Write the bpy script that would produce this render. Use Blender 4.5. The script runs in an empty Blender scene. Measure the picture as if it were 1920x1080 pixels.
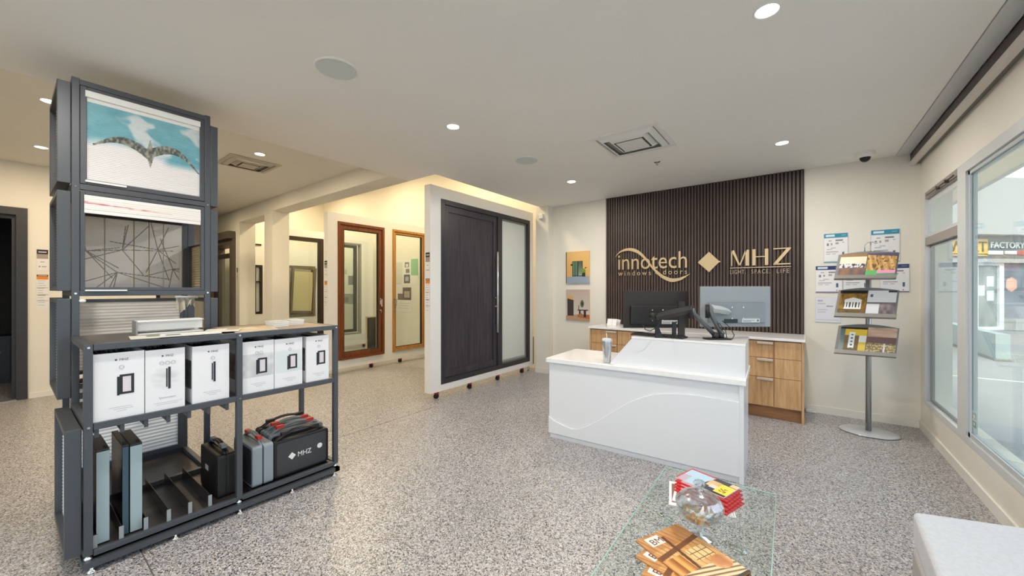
import bpy, bmesh, math, random
from mathutils import Vector, Matrix
random.seed(7)
S = bpy.context.scene
COL = S.collection
PI = math.pi

# ---------------------------------------------------------------- camera, world, sun, exposure
cam_d = bpy.data.cameras.new('camera')
cam = bpy.data.objects.new('camera', cam_d)
COL.objects.link(cam)
cam.location = (0, 0, 1.5)
cam.rotation_euler = (PI / 2, 0, math.radians(36.985))
cam_d.sensor_width = 36.0
cam_d.lens = 717.0 * 36.0 / 1920.0
cam_d.shift_y = 2.0 / 1920.0
cam_d.clip_start = 0.05
cam_d.clip_end = 200
S.camera = cam

world = bpy.data.worlds.new('world')
S.world = world
world.use_nodes = True
wn = world.node_tree.nodes
wn['Background'].inputs[0].default_value = (0.72, 0.80, 0.90, 1)
wn['Background'].inputs[1].default_value = 1.7

sun_d = bpy.data.lights.new('sun', 'SUN')
sun_d.energy = 2.8
sun_d.angle = math.radians(12)
sun_d.color = (1.0, 0.95, 0.88)
sun = bpy.data.objects.new('sun', sun_d)
COL.objects.link(sun)
sun.rotation_euler = (math.radians(45), 0, math.radians(12))

vs = S.view_settings
vs.view_transform = 'Standard'
vs.look = 'None'
vs.exposure = 0.5
vs.gamma = 1.0
vs.use_curve_mapping = False
S.cycles.max_bounces = 8
S.cycles.diffuse_bounces = 5
S.cycles.glossy_bounces = 4
S.cycles.transmission_bounces = 8
S.cycles.transparent_max_bounces = 16
S.cycles.sample_clamp_indirect = 4.0
S.cycles.caustics_reflective = False
S.cycles.caustics_refractive = False

# interior lamps (light only; the fittings are built further down)
WARM = (1.0, 0.92, 0.82)
YEL = (1.0, 0.80, 0.50)


def lamp(name, loc, power, size, color, parent=None):
    d = bpy.data.lights.new(name, 'AREA')
    d.shape = 'DISK'
    d.size = size
    d.energy = power
    d.color = color
    o = bpy.data.objects.new(name, d)
    COL.objects.link(o)
    if parent:
        o.parent = parent
    o.location = loc
    return o


P_MAIN = 17
P_REC = 15
for x in (-10.6, -7.9, -5.2):
    lamp('high_bay_lamp', (x, 4.7, 4.3), 48, 0.5, YEL)
CZ = 2.98      # main ceiling
RZ = 3.22      # raised ceiling


# ---------------------------------------------------------------- materials
def lin(c):
    r = []
    for v in c[:3]:
        v = v / 255.0
        r.append(v / 12.92 if v <= 0.04045 else ((v + 0.055) / 1.055) ** 2.4)
    return (r[0], r[1], r[2], 1.0)


MATS = {}


def mat(name, c=(200, 200, 200), rough=0.5, metal=0.0, emit=None, var=0.0, scale=8.0, bump=0.0, bscale=60.0, stretch=None, spec=None):
    if name in MATS:
        return MATS[name]
    m = bpy.data.materials.new(name)
    m.use_nodes = True
    nt = m.node_tree
    b = nt.nodes['Principled BSDF']
    b.inputs['Base Color'].default_value = lin(c)
    b.inputs['Roughness'].default_value = rough
    b.inputs['Metallic'].default_value = metal
    if spec is not None:
        b.inputs['Specular IOR Level'].default_value = spec
    if emit:
        b.inputs['Emission Color'].default_value = lin(emit[0])
        b.inputs['Emission Strength'].default_value = emit[1]
    if var > 0 or bump > 0:
        tc = nt.nodes.new('ShaderNodeTexCoord')
        mp = nt.nodes.new('ShaderNodeMapping')
        if stretch:
            mp.inputs['Scale'].default_value = stretch
        nt.links.new(tc.outputs['Object'], mp.inputs['Vector'])
    if var > 0:
        n = nt.nodes.new('ShaderNodeTexNoise')
        n.inputs['Scale'].default_value = scale
        n.inputs['Detail'].default_value = 6
        nt.links.new(mp.outputs[0], n.inputs['Vector'])
        cr = nt.nodes.new('ShaderNodeValToRGB')
        a = lin(c)
        cr.color_ramp.elements[0].position = 0.3
        cr.color_ramp.elements[1].position = 0.7
        cr.color_ramp.elements[0].color = tuple(max(0, v * (1 - var)) for v in a[:3]) + (1,)
        cr.color_ramp.elements[1].color = tuple(min(1, v * (1 + var)) for v in a[:3]) + (1,)
        nt.links.new(n.outputs['Fac'], cr.inputs['Fac'])
        nt.links.new(cr.outputs['Color'], b.inputs['Base Color'])
    if bump > 0:
        n2 = nt.nodes.new('ShaderNodeTexNoise')
        n2.inputs['Scale'].default_value = bscale
        nt.links.new(mp.outputs[0], n2.inputs['Vector'])
        bp = nt.nodes.new('ShaderNodeBump')
        bp.inputs['Strength'].default_value = bump
        bp.inputs['Distance'].default_value = 0.004
        nt.links.new(n2.outputs['Fac'], bp.inputs['Height'])
        nt.links.new(bp.outputs['Normal'], b.inputs['Normal'])
    MATS[name] = m
    return m


def pane_mat(name, tint, refl=0.08, rough=0.0):
    m = bpy.data.materials.new(name)
    m.use_nodes = True
    nt = m.node_tree
    for n in list(nt.nodes):
        nt.nodes.remove(n)
    out = nt.nodes.new('ShaderNodeOutputMaterial')
    tr = nt.nodes.new('ShaderNodeBsdfTransparent')
    tr.inputs[0].default_value = lin(tint)
    gl = nt.nodes.new('ShaderNodeBsdfGlossy')
    gl.inputs['Roughness'].default_value = rough
    gl.inputs['Color'].default_value = (1, 1, 1, 1)
    lw = nt.nodes.new('ShaderNodeLayerWeight')
    lw.inputs['Blend'].default_value = 0.5
    pw = nt.nodes.new('ShaderNodeMath')
    pw.operation = 'POWER'
    pw.inputs[1].default_value = 4.0
    nt.links.new(lw.outputs['Facing'], pw.inputs[0])
    ml = nt.nodes.new('ShaderNodeMath')
    ml.operation = 'MULTIPLY_ADD'
    ml.inputs[1].default_value = 0.45
    ml.inputs[2].default_value = refl * 0.5
    nt.links.new(pw.outputs[0], ml.inputs[0])
    mx = nt.nodes.new('ShaderNodeMixShader')
    nt.links.new(ml.outputs[0], mx.inputs[0])
    nt.links.new(tr.outputs[0], mx.inputs[1])
    nt.links.new(gl.outputs[0], mx.inputs[2])
    nt.links.new(mx.outputs[0], out.inputs['Surface'])
    return m


def glass_mat(name, c, rough=0.0, ior=1.45):
    m = mat(name, c, rough)
    b = m.node_tree.nodes['Principled BSDF']
    b.inputs['Transmission Weight'].default_value = 1.0
    b.inputs['IOR'].default_value = ior
    return m


def wood_mat(name, c1, c2, rough=0.45, stretch=(14, 14, 1.1)):
    m = bpy.data.materials.new(name)
    m.use_nodes = True
    nt = m.node_tree
    b = nt.nodes['Principled BSDF']
    b.inputs['Roughness'].default_value = rough
    tc = nt.nodes.new('ShaderNodeTexCoord')
    mp = nt.nodes.new('ShaderNodeMapping')
    mp.inputs['Scale'].default_value = stretch
    nt.links.new(tc.outputs['Object'], mp.inputs['Vector'])
    n = nt.nodes.new('ShaderNodeTexNoise')
    n.inputs['Scale'].default_value = 2.2
    n.inputs['Detail'].default_value = 8
    n.inputs['Roughness'].default_value = 0.62
    n.inputs['Distortion'].default_value = 0.6
    nt.links.new(mp.outputs[0], n.inputs['Vector'])
    cr = nt.nodes.new('ShaderNodeValToRGB')
    cr.color_ramp.elements[0].position = 0.32
    cr.color_ramp.elements[1].position = 0.68
    cr.color_ramp.elements[0].color = lin(c1)
    cr.color_ramp.elements[1].color = lin(c2)
    nt.links.new(n.outputs['Fac'], cr.inputs['Fac'])
    nt.links.new(cr.outputs['Color'], b.inputs['Base Color'])
    return m


def floor_mat():
    m = bpy.data.materials.new('flake floor')
    m.use_nodes = True
    nt = m.node_tree
    b = nt.nodes['Principled BSDF']
    b.inputs['Roughness'].default_value = 0.33
    tc = nt.nodes.new('ShaderNodeTexCoord')
    n0 = nt.nodes.new('ShaderNodeTexNoise')
    n0.inputs['Scale'].default_value = 90
    nt.links.new(tc.outputs['Object'], n0.inputs['Vector'])
    mixv = nt.nodes.new('ShaderNodeMix')
    mixv.data_type = 'RGBA'
    mixv.inputs[0].default_value = 0.012
    nt.links.new(tc.outputs['Object'], mixv.inputs[6])
    nt.links.new(n0.outputs['Color'], mixv.inputs[7])
    v = nt.nodes.new('ShaderNodeTexVoronoi')
    v.inputs['Scale'].default_value = 165
    nt.links.new(mixv.outputs[2], v.inputs['Vector'])
    sep = nt.nodes.new('ShaderNodeSeparateColor')
    nt.links.new(v.outputs['Color'], sep.inputs[0])
    cr = nt.nodes.new('ShaderNodeValToRGB')
    cr.color_ramp.interpolation = 'CONSTANT'
    els = [(0.0, (56, 56, 62)), (0.12, (108, 107, 111)), (0.27, (146, 138, 132)), (0.38, (160, 160, 164)), (0.58, (182, 181, 184)), (0.80, (206, 205, 207)), (0.93, (178, 165, 154))]
    cr.color_ramp.elements[0].position = els[0][0]
    cr.color_ramp.elements[0].color = lin(els[0][1])
    cr.color_ramp.elements[1].position = els[1][0]
    cr.color_ramp.elements[1].color = lin(els[1][1])
    for p, c in els[2:]:
        e = cr.color_ramp.elements.new(p)
        e.color = lin(c)
    nt.links.new(sep.outputs[0], cr.inputs['Fac'])
    nt.links.new(cr.outputs['Color'], b.inputs['Base Color'])
    return m


M_FLOOR = floor_mat()
M_WALL = mat('cream wall paint', (228, 224, 214), 0.6, var=0.015, scale=2, bump=0.05, bscale=200)
M_CEIL = mat('ceiling paint', (238, 236, 232), 0.65, var=0.012, scale=1.5)
M_TRIM = mat('white trim paint', (228, 226, 219), 0.4)
M_PANEL = mat('white panel paint', (226, 226, 224), 0.35)
M_DESK = mat('white laminate', (224, 226, 231), 0.22)
M_QUARTZ = mat('white quartz', (238, 238, 239), 0.15, var=0.02, scale=30)
M_OAK = wood_mat('oak veneer', (184, 140, 96), (218, 178, 132), 0.45, (16, 16, 1.2))
M_SLAT = wood_mat('dark walnut slat', (62, 48, 44), (84, 68, 62), 0.5, (30, 30, 1.5))
M_FELT = mat('black felt', (20, 16, 15), 0.9)
M_DARKDOOR = wood_mat('dark grained door', (36, 36, 46), (68, 64, 72), 0.42, (22, 22, 0.9))
M_DARKFR = mat('dark graphite foil', (46, 46, 52), 0.4, var=0.08, scale=20)
M_BROWN = wood_mat('reddish brown timber', (92, 46, 18), (128, 70, 32), 0.4, (14, 14, 1.0))
M_BROWNH = wood_mat('brown timber rail', (92, 46, 18), (128, 70, 32), 0.4, (14, 1.0, 14))
M_OAKFR = wood_mat('golden oak timber', (158, 106, 42), (196, 142, 70), 0.4, (14, 14, 1.0))
M_ANTH = mat('anthracite steel', (84, 88, 94), 0.42, metal=0.45)
M_ANTHD = mat('dark shelf board', (50, 46, 46), 0.3, var=0.05)
M_WARMTOP = mat('shelf board with warm reflection', (150, 126, 100), 0.35, var=0.05)  # reflected warm light put into the board's colour
M_BLACK = mat('black plastic', (24, 24, 26), 0.45)
M_BLACKG = mat('black gloss', (14, 12, 13), 0.2)
M_GREYP = mat('grey plastic', (120, 130, 140), 0.4)
M_LGREY = mat('light blue grey board', (158, 178, 184), 0.5)
M_RED = mat('red plastic', (205, 40, 28), 0.4)
M_WHITE = mat('white plastic', (236, 236, 234), 0.35)
M_PAPER = mat('white paper', (240, 240, 240), 0.55)
M_CARD = mat('white carton', (238, 238, 242), 0.45)
M_ALU = mat('brushed aluminium', (176, 178, 180), 0.35, metal=0.7)
M_ALUL = mat('light window aluminium', (214, 218, 220), 0.35, metal=0.15)
M_TAUPE = mat('shaded taupe aluminium', (150, 142, 136), 0.4)
M_CHROME = mat('chrome', (220, 220, 222), 0.12, metal=1.0)
M_GOLD = mat('satin champagne metal', (200, 176, 136), 0.35, metal=0.45)
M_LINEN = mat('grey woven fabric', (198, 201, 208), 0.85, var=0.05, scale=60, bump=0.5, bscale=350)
M_LINEN_SHADE = mat('grey woven fabric in shade', (168, 166, 166), 0.88, var=0.05, scale=60, bump=0.5, bscale=350)  # same fabric darkened, the shade of the sides put into its colour
M_BLIND = mat('off white pleated fabric', (240, 236, 230), 0.7)
M_BLINDW = mat('white pleated fabric', (240, 242, 245), 0.6)
M_BEIGE = mat('beige honeycomb fabric', (214, 194, 160), 0.75)
M_GLASS = pane_mat('clear pane', (244, 250, 250), 0.07)
M_GLASSG = pane_mat('table glass', (250, 254, 252), 0.03)
M_GEDGE = mat('green glass edge', (176, 214, 206), 0.1)
M_CRYSTAL = pane_mat('cut crystal', (240, 243, 246), 0.55, 0.08)
M_FROST = mat('frosted white glazing', (205, 212, 208), 0.3)
M_LENS = mat('lamp lens', (255, 250, 240), 0.3, emit=((255, 246, 230), 14))
M_GRILLE = mat('speaker grille', (206, 214, 212), 0.6, bump=0.2, bscale=900)
M_CONC = mat('pale outdoor concrete', (160, 158, 154), 0.85, var=0.05, scale=3)
M_CONCW = mat('white render', (178, 175, 170), 0.8)
M_GREYW = mat('grey render', (150, 152, 152), 0.7)
M_SOFFIT = mat('beige soffit', (216, 200, 176), 0.7)
M_PRINT = bpy.data.materials.new('printed surface')
M_PRINT.use_nodes = True
_n = M_PRINT.node_tree.nodes
_a = _n.new('ShaderNodeVertexColor')
_a.layer_name = 'Col'
M_PRINT.node_tree.links.new(_a.outputs[0], _n['Principled BSDF'].inputs['Base Color'])
_n['Principled BSDF'].inputs['Roughness'].default_value = 0.35
MATS['print'] = M_PRINT


# ---------------------------------------------------------------- building helpers
def worldloc(p):
    v = Vector((0, 0, 0))
    while p is not None:
        v += p.location
        p = p.parent
    return v


class MB:
    def __init__(self):
        self.v = []
        self.f = []
        self.m = []
        self.mi = 0
        self.smooth = []

    def face(self, idx, sm=False):
        self.f.append(idx)
        self.m.append(self.mi)
        self.smooth.append(sm)

    def box(self, x0, x1, y0, y1, z0, z1):
        if x0 > x1: x0, x1 = x1, x0
        if y0 > y1: y0, y1 = y1, y0
        if z0 > z1: z0, z1 = z1, z0
        b = len(self.v)
        self.v += [(x0, y0, z0), (x1, y0, z0), (x1, y1, z0), (x0, y1, z0), (x0, y0, z1), (x1, y0, z1), (x1, y1, z1), (x0, y1, z1)]
        for q in ((0, 3, 2, 1), (4, 5, 6, 7), (0, 1, 5, 4), (1, 2, 6, 5), (2, 3, 7, 6), (3, 0, 4, 7)):
            self.face([b + i for i in q])
        return self

    def prism(self, pts, axis, a, b_):
        # pts: 2D polygon (ccw or cw), extruded along axis between a and b_
        n = len(pts)
        base = len(self.v)
        for t in (a, b_):
            for (p, q) in pts:
                self.v.append({'x': (t, p, q), 'y': (p, t, q), 'z': (p, q, t)}[axis])
        self.face([base + i for i in range(n)][::-1])
        self.face([base + n + i for i in range(n)])
        for i in range(n):
            j = (i + 1) % n
            self.face([base + i, base + j, base + n + j, base + n + i])
        return self

    def lathe(self, prof, c=(0, 0, 0), seg=24, sx=1.0, sy=1.0, sm=True):
        base = len(self.v)
        n = len(prof)
        for k in range(seg):
            a = 2 * PI * k / seg
            for (r, z) in prof:
                self.v.append((c[0] + r * math.cos(a) * sx, c[1] + r * math.sin(a) * sy, c[2] + z))
        for k in range(seg):
            k2 = (k + 1) % seg
            for i in range(n - 1):
                self.face([base + k * n + i, base + k2 * n + i, base + k2 * n + i + 1, base + k * n + i + 1], sm)
        return self

    def tube(self, path, r, seg=8, cap=True, flat=1.0):
        P = [Vector(p) for p in path]
        base = len(self.v)
        n = len(P)
        rs = r if isinstance(r, (list, tuple)) else [r] * n
        prev = None
        for i, p in enumerate(P):
            d = (P[min(i + 1, n - 1)] - P[max(i - 1, 0)]).normalized()
            if prev is None:
                u = d.cross(Vector((0, 0, 1)))
                if u.length < 1e-3:
                    u = d.cross(Vector((1, 0, 0)))
            else:
                u = prev - d * prev.dot(d)
            u.normalize()
            w = d.cross(u)
            prev = u
            for k in range(seg):
                a = 2 * PI * k / seg
                self.v.append(tuple(p + u * math.cos(a) * rs[i] + w * math.sin(a) * rs[i] * flat))
        for i in range(n - 1):
            for k in range(seg):
                k2 = (k + 1) % seg
                self.face([base + i * seg + k, base + i * seg + k2, base + (i + 1) * seg + k2, base + (i + 1) * seg + k], seg > 4)
        if cap:
            self.face([base + k for k in range(seg)][::-1])
            self.face([base + (n - 1) * seg + k for k in range(seg)])
        return self

    def cyl(self, c, r, h, axis='z', seg=20):
        d = {'x': (h, 0, 0), 'y': (0, h, 0), 'z': (0, 0, h)}[axis]
        return self.tube([c, (c[0] + d[0], c[1] + d[1], c[2] + d[2])], r, seg)

    def quad(self, a, b, c, d):
        base = len(self.v)
        self.v += [tuple(a), tuple(b), tuple(c), tuple(d)]
        self.face([base, base + 1, base + 2, base + 3])
        return self

    def mesh(self, name, mats, off=None):
        me = bpy.data.meshes.new(name)
        vs_ = self.v if off is None else [(a - off[0], b - off[1], c - off[2]) for a, b, c in self.v]
        me.from_pydata(vs_, [], self.f)
        if not isinstance(mats, (list, tuple)):
            mats = [mats]
        for m in mats:
            me.materials.append(m)
        me.polygons.foreach_set('material_index', self.m)
        me.polygons.foreach_set('use_smooth', self.smooth)
        bm = bmesh.new()
        bm.from_mesh(me)
        bmesh.ops.recalc_face_normals(bm, faces=bm.faces)
        bm.to_mesh(me)
        bm.free()
        return me

    def build(self, name, mats, parent=None, world=False, bevel=0.0, label=None, kind=None):
        off = worldloc(parent) if (world and parent is not None) else None
        me = self.mesh(name, mats, off)
        o = bpy.data.objects.new(name, me)
        COL.objects.link(o)
        o.parent = parent
        if bevel:
            md = o.modifiers.new('bevel', 'BEVEL')
            md.width = bevel
            md.segments = 2
            md.limit_method = 'ANGLE'
        if label:
            o['label'] = label
        if kind:
            o['kind'] = kind
        return o


def thing(name, label, cat, loc=(0, 0, 0), rz=0.0, group=None):
    o = bpy.data.objects.new(name, None)
    COL.objects.link(o)
    o.location = loc
    o.rotation_euler = (0, 0, rz)
    o.empty_display_size = 0.05
    tag(o, label, cat, group)
    return o


def tag(o, label, cat, group=None):
    o['label'] = label
    o['category'] = cat
    if group:
        o['group'] = group
    return o


def struct(name, mb, m, **k):
    o = mb.build(name, m, **k)
    o['kind'] = 'structure'
    return o


def copy_tree(o, parent=None):
    c = o.copy()
    COL.objects.link(c)
    c.parent = parent
    for ch in list(o.children):
        copy_tree(ch, c)
    return c


def sm(a, b, x):
    t = min(1, max(0, (x - a) / (b - a) if b != a else (1 if x > a else 0)))
    return t * t * (3 - 2 * t)


def mixc(a, b, t):
    return tuple(a[i] + (b[i] - a[i]) * t for i in range(3))


def hsh(i, j, s=0):
    h = math.sin(i * 127.1 + j * 311.7 + s * 74.7) * 43758.5453
    return h - math.floor(h)


def vnoise(x, y, s=0):
    i, j = math.floor(x), math.floor(y)
    fx, fy = x - i, y - j
    fx, fy = fx * fx * (3 - 2 * fx), fy * fy * (3 - 2 * fy)
    a = hsh(i, j, s) * (1 - fx) + hsh(i + 1, j, s) * fx
    b = hsh(i, j + 1, s) * (1 - fx) + hsh(i + 1, j + 1, s) * fx
    return a * (1 - fy) + b * fy


def fbm(x, y, s=0):
    return 0.5 * vnoise(x, y, s) + 0.3 * vnoise(x * 2.1, y * 2.1, s + 1) + 0.2 * vnoise(x * 4.3, y * 4.3, s + 2)


def printed(name, O, U, V, paint, nu=40, nv=40, parent=None, push=None, world=True):
    """flat printed sheet: O corner, U and V edge vectors, paint(u,v)->rgb, push(u,v)->offset along the normal"""
    O, U, V = Vector(O), Vector(U), Vector(V)
    N = U.cross(V).normalized()
    off = worldloc(parent) if (parent is not None and world) else Vector((0, 0, 0))
    vs_, cols, fs = [], [], []
    for j in range(nv + 1):
        for i in range(nu + 1):
            u, v = i / nu, j / nv
            p = O + U * u + V * v - off
            if push:
                p = p + N * push(u, v)
            vs_.append(tuple(p))
            c = lin(paint(u, v))
            cols += [c[0], c[1], c[2], 1.0]
    for j in range(nv):
        for i in range(nu):
            a = j * (nu + 1) + i
            fs.append((a, a + 1, a + nu + 2, a + nu + 1))
    me = bpy.data.meshes.new(name)
    me.from_pydata(vs_, [], fs)
    at = me.color_attributes.new('Col', 'FLOAT_COLOR', 'POINT')
    at.data.foreach_set('color', cols)
    me.materials.append(M_PRINT)
    o = bpy.data.objects.new(name, me)
    COL.objects.link(o)
    o.parent = parent
    return o


def rects(bg, lst):
    """paint function from rectangles (u0,v0,u1,v1,colour); later ones on top"""
    def f(u, v):
        c = bg
        for r in lst:
            if r[0] <= u <= r[2] and r[1] <= v <= r[3]:
                c = r[4]
        return c
    return f


def scene_paint(seed, sky, mid, gnd, blocks=9, dark=(50, 45, 45), light=(225, 220, 210)):
    rnd = random.Random(seed)
    bl = [(rnd.random(), rnd.uniform(.2, .6), rnd.uniform(.05, .25), rnd.uniform(.06, .3), rnd.choice([dark, light, mid])) for _ in range(blocks)]

    def f(u, v):
        n = fbm(u * 6, v * 6, seed)
        h = 0.55 + 0.15 * vnoise(u * 4, 0, seed)
        if v > h:
            c = mixc(sky, (255, 255, 255), (n - .3) * .6)
        elif v > 0.22:
            c = mixc(mid, dark, max(0, n - .35) * 1.4)
        else:
            c = mixc(gnd, light, (n - .4) * .8)
        for (a, b, w, h2, cc) in bl:
            if abs(u - a) < w / 2 and abs(v - b) < h2 / 2:
                c = mixc(cc, c, 0.25)
        return tuple(min(255, max(0, q)) for q in c)
    return f


def text_mesh(s, O, U, V, w, h, ext, spacing=1.0):
    """lettering as a mesh: O = lower left corner, U/V unit vectors, fitted to w x h"""
    cu = bpy.data.curves.new('lettering', 'FONT')
    cu.body = s
    cu.size = 1
    cu.extrude = 0.5
    cu.resolution_u = 3
    cu.space_character = spacing
    ob = bpy.data.objects.new('lettering', cu)
    COL.objects.link(ob)
    dg = bpy.context.evaluated_depsgraph_get()
    me = bpy.data.meshes.new_from_object(ob.evaluated_get(dg))
    bpy.data.objects.remove(ob)
    xs = [v.co.x for v in me.vertices]
    ys = [v.co.y for v in me.vertices]
    x0, x1, y0, y1 = min(xs), max(xs), min(ys), max(ys)
    O, U, V = Vector(O), Vector(U).normalized(), Vector(V).normalized()
    N = U.cross(V)
    if h is None:
        h = (y1 - y0) * w / (x1 - x0)
    for v in me.vertices:
        a, b, c = v.co
        v.co = O + U * ((a - x0) / (x1 - x0) * w) + V * ((b - y0) / (y1 - y0) * h) + N * ((c + 0.5) * ext)
    me.name = 'lettering'
    return me


def text(name, s, O, U, V, w, h, ext, m, parent=None, split=False, world=True, spacing=1.0, label=None):
    me = text_mesh(s, O, U, V, w, h, ext, spacing)
    off = worldloc(parent) if (parent is not None and world) else Vector((0, 0, 0))
    for v in me.vertices:
        v.co -= off
    me.materials.clear()
    me.materials.append(m)
    if not split:
        o = bpy.data.objects.new(name, me)
        COL.objects.link(o)
        o.parent = parent
        if label:
            o['label'] = label
        return [o]
    # one object for every letter: islands whose extents along U overlap belong together
    Uu = Vector(U).normalized()
    bm = bmesh.new()
    bm.from_mesh(me)
    bm.verts.ensure_lookup_table()
    seen, isl = set(), []
    for v in bm.verts:
        if v.index in seen:
            continue
        st, comp = [v], []
        seen.add(v.index)
        while st:
            q = st.pop()
            comp.append(q)
            for e in q.link_edges:
                t = e.other_vert(q)
                if t.index not in seen:
                    seen.add(t.index)
                    st.append(t)
        us = [q.co.dot(Uu) for q in comp]
        isl.append([min(us), max(us), comp])
    isl.sort(key=lambda a: a[0])
    groups = []
    for a in isl:
        if groups and a[0] < groups[-1][1] - 1e-5:
            groups[-1][1] = max(groups[-1][1], a[1])
            groups[-1][2] += a[2]
        else:
            groups.append([a[0], a[1], list(a[2])])
    out = []
    for g in groups:
        idx = {q.index: k for k, q in enumerate(g[2])}
        fs = {f for q in g[2] for f in q.link_faces}
        m2 = bpy.data.meshes.new(name)
        m2.from_pydata([tuple(q.co) for q in g[2]], [], [[idx[t.index] for t in f.verts] for f in fs])
        m2.materials.append(m)
        o = bpy.data.objects.new(name, m2)
        COL.objects.link(o)
        o.parent = parent
        out.append(o)
    bm.free()
    return out


# ================================================================ THE SETTING
XL, XR, YB = -12.0, 1.04, 5.95
YF = -3.2
struct('floor', MB().box(XL - .3, XR + .2, YF - .2, 6.3, -0.12, 0), M_FLOOR)
c = MB().box(-3.75, .845, 3.34, YB, CZ, CZ + .2).box(-4.28, .845, YF, 3.34, CZ, CZ + .2)
struct('ceiling', c, M_CEIL)
struct('trim_1', MB().box(.849, .955, YF, YB, CZ - .012, CZ + .1), mat('ceiling access strip', (206, 208, 208), .5))
struct('ceiling', MB().box(.955, XR + .2, YF, YB + .1, CZ + .06, CZ + .2), M_CEIL)
# raised ceiling over the rear shop and its edges
struct('ceiling', MB().box(XL, -4.28, YF, 3.04, RZ, RZ + .15).box(-4.285, -4.27, YF, 3.04, CZ + .001, RZ), M_WALL)
# beam with the openings to the showroom behind
b = MB()
b.box(-7.95, -4.28, 3.04, 3.34, CZ, 4.5).box(-4.28, -3.75, 3.2, 3.34, CZ + .01, 4.5)
b.box(-8.31, -7.95, 3.04, 3.34, 0, 4.5)
b.box(-9.62, -8.31, 3.04, 3.34, CZ - .04, 4.5)
b.box(-9.9, -9.62, 3.04, 3.34, 0, 4.5)
b.box(-11.7, -9.9, 3.04, 3.34, 2.62, 4.5)
b.box(XL, -11.7, 3.04, 3.34, 0, 4.5)
b.box(-3.76, -3.65, 3.34, 5.79, CZ + .002, 4.5)
struct('wall_middle', b, M_WALL)
# back walls
b = MB().box(-3.60, XR + .2, YB, YB + .25, 0, 4.5)
struct('wall_back', b, M_WALL)
struct('trim_2', MB().box(-3.82, -3.557, 5.79, 6.2, 0, 4.5), M_WALL)
struct('wall_showroom_back', MB().box(XL, -3.82, 6.06, 6.3, 0, 4.5), M_WALL)
struct('wall_showroom_side', MB().box(XL - .2, XL, YF, 6.3, 0, 4.5), M_WALL)
struct('ceiling', MB().box(XL, -3.6, 3.2, 6.3, 4.5, 4.65), M_WALL)
struct('baseboard_back', MB().box(.045, XR, YB - .014, YB, 0, .085), M_TRIM)
struct('baseboard_back', MB().box(-3.557, -2.56, YB - .014, YB, 0, .085), M_TRIM)
struct('baseboard_pilaster', MB().box(-3.83, -3.545, 5.778, 5.79, 0, .085), M_TRIM)
# left wall with the doorway to the dark room
b = MB().box(-8.65, -8.45, .19, 1.5, 0, RZ).box(-8.65, -8.45, -1.2, .19, 2.6, RZ).box(-8.65, -8.45, YF, -1.2, 0, RZ)
struct('wall_left', b, M_WALL)
struct('baseboard_left', MB().box(-8.45, -8.436, .2, 1.5, 0, .07), M_TRIM)
b = MB().box(-8.66, -8.42, .095, .193, 0, 2.6).box(-8.66, -8.42, -1.2, -1.1, 0, 2.6).box(-8.66, -8.42, -1.1, .095, 2.5, 2.6)
b.box(-8.62, -8.5, .06, .095, 0, 2.5).box(-8.62, -8.5, -1.1, .06, 2.45, 2.5)
struct('door_1', b, M_DARKFR)
struct('trim_3', MB().box(-8.62, -8.40, -1.1, .1, 0, .012), M_ALU)
b = MB().box(-11.0, -10.9, YF, 2.0, 0, RZ).box(-10.9, -8.65, .9, 1.0, 0, RZ)
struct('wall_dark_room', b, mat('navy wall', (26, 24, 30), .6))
struct('wall_front', MB().box(XL, -4.2, YF - .2, YF, 0, RZ).box(-4.2, .7, YF - .2, YF, 0, .15).box(-4.2, .7, YF - .2, YF, 2.85, RZ).box(.7, XR + .2, YF - .2, YF, 0, RZ), M_WALL)
fw = bpy.data.objects.new('added_front_window', None)  # unseen storefront window, added to let daylight in
COL.objects.link(fw)
fw['kind'] = 'structure'
fw.location = (-1.75, YF, .3)
g_ = MB()
for xa in (-4.2, -1.8, .65):
    g_.box(xa, xa + .05, YF - .15, YF - .02, .15, 2.85)
g_.box(-4.15, .65, YF - .15, YF - .02, .15, .21).box(-4.15, .65, YF - .15, YF - .02, 2.78, 2.85)
g_.build('frame', mat('light frame', (214, 218, 220), .35), fw, True)
MB().box(-4.15, -1.8, YF - .09, YF - .08, .21, 2.78).build('pane', pane_mat('front pane', (244, 250, 250), .07), fw, True)
MB().box(-1.75, .65, YF - .09, YF - .08, .21, 2.78).build('pane', bpy.data.materials['front pane'], fw, True)
struct('added_front_canopy', MB().box(-14, 2.4, YF - 1.3, YF - .2, 3.25, 3.35), M_SOFFIT)  # unseen canopy, added to limit the sun through the front window
# right wall around the shop windows
b = MB().box(XR, XR + .2, YF, YB, 0, .30).box(XR, XR + .2, YF, YB, 2.5, CZ + .1).box(XR, XR + .2, 5.80, YB, .30, 2.5).box(XR, XR + .2, YF, -2.6, .3, 2.5)
struct('wall_right', b, M_WALL)
struct('baseboard_right', MB().box(XR - .014, XR, YF, YB - .014, 0, .085), M_TRIM)
# floor joint
struct('trim_4', MB().box(-3.2, .4, .468, .473, 0, .0012), mat('joint sealant', (96, 92, 88), .7))
struct('trim_5', MB().box(-3.72, -3.715, 1.9, 3.35, 0, .0012), MATS['joint sealant'])


def shop_window(name, y0, y1, parts):
    r = bpy.data.objects.new(name, None)
    COL.objects.link(r)
    r['kind'] = 'structure'
    r.location = (XR, (y0 + y1) / 2, .3)
    return r


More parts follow.
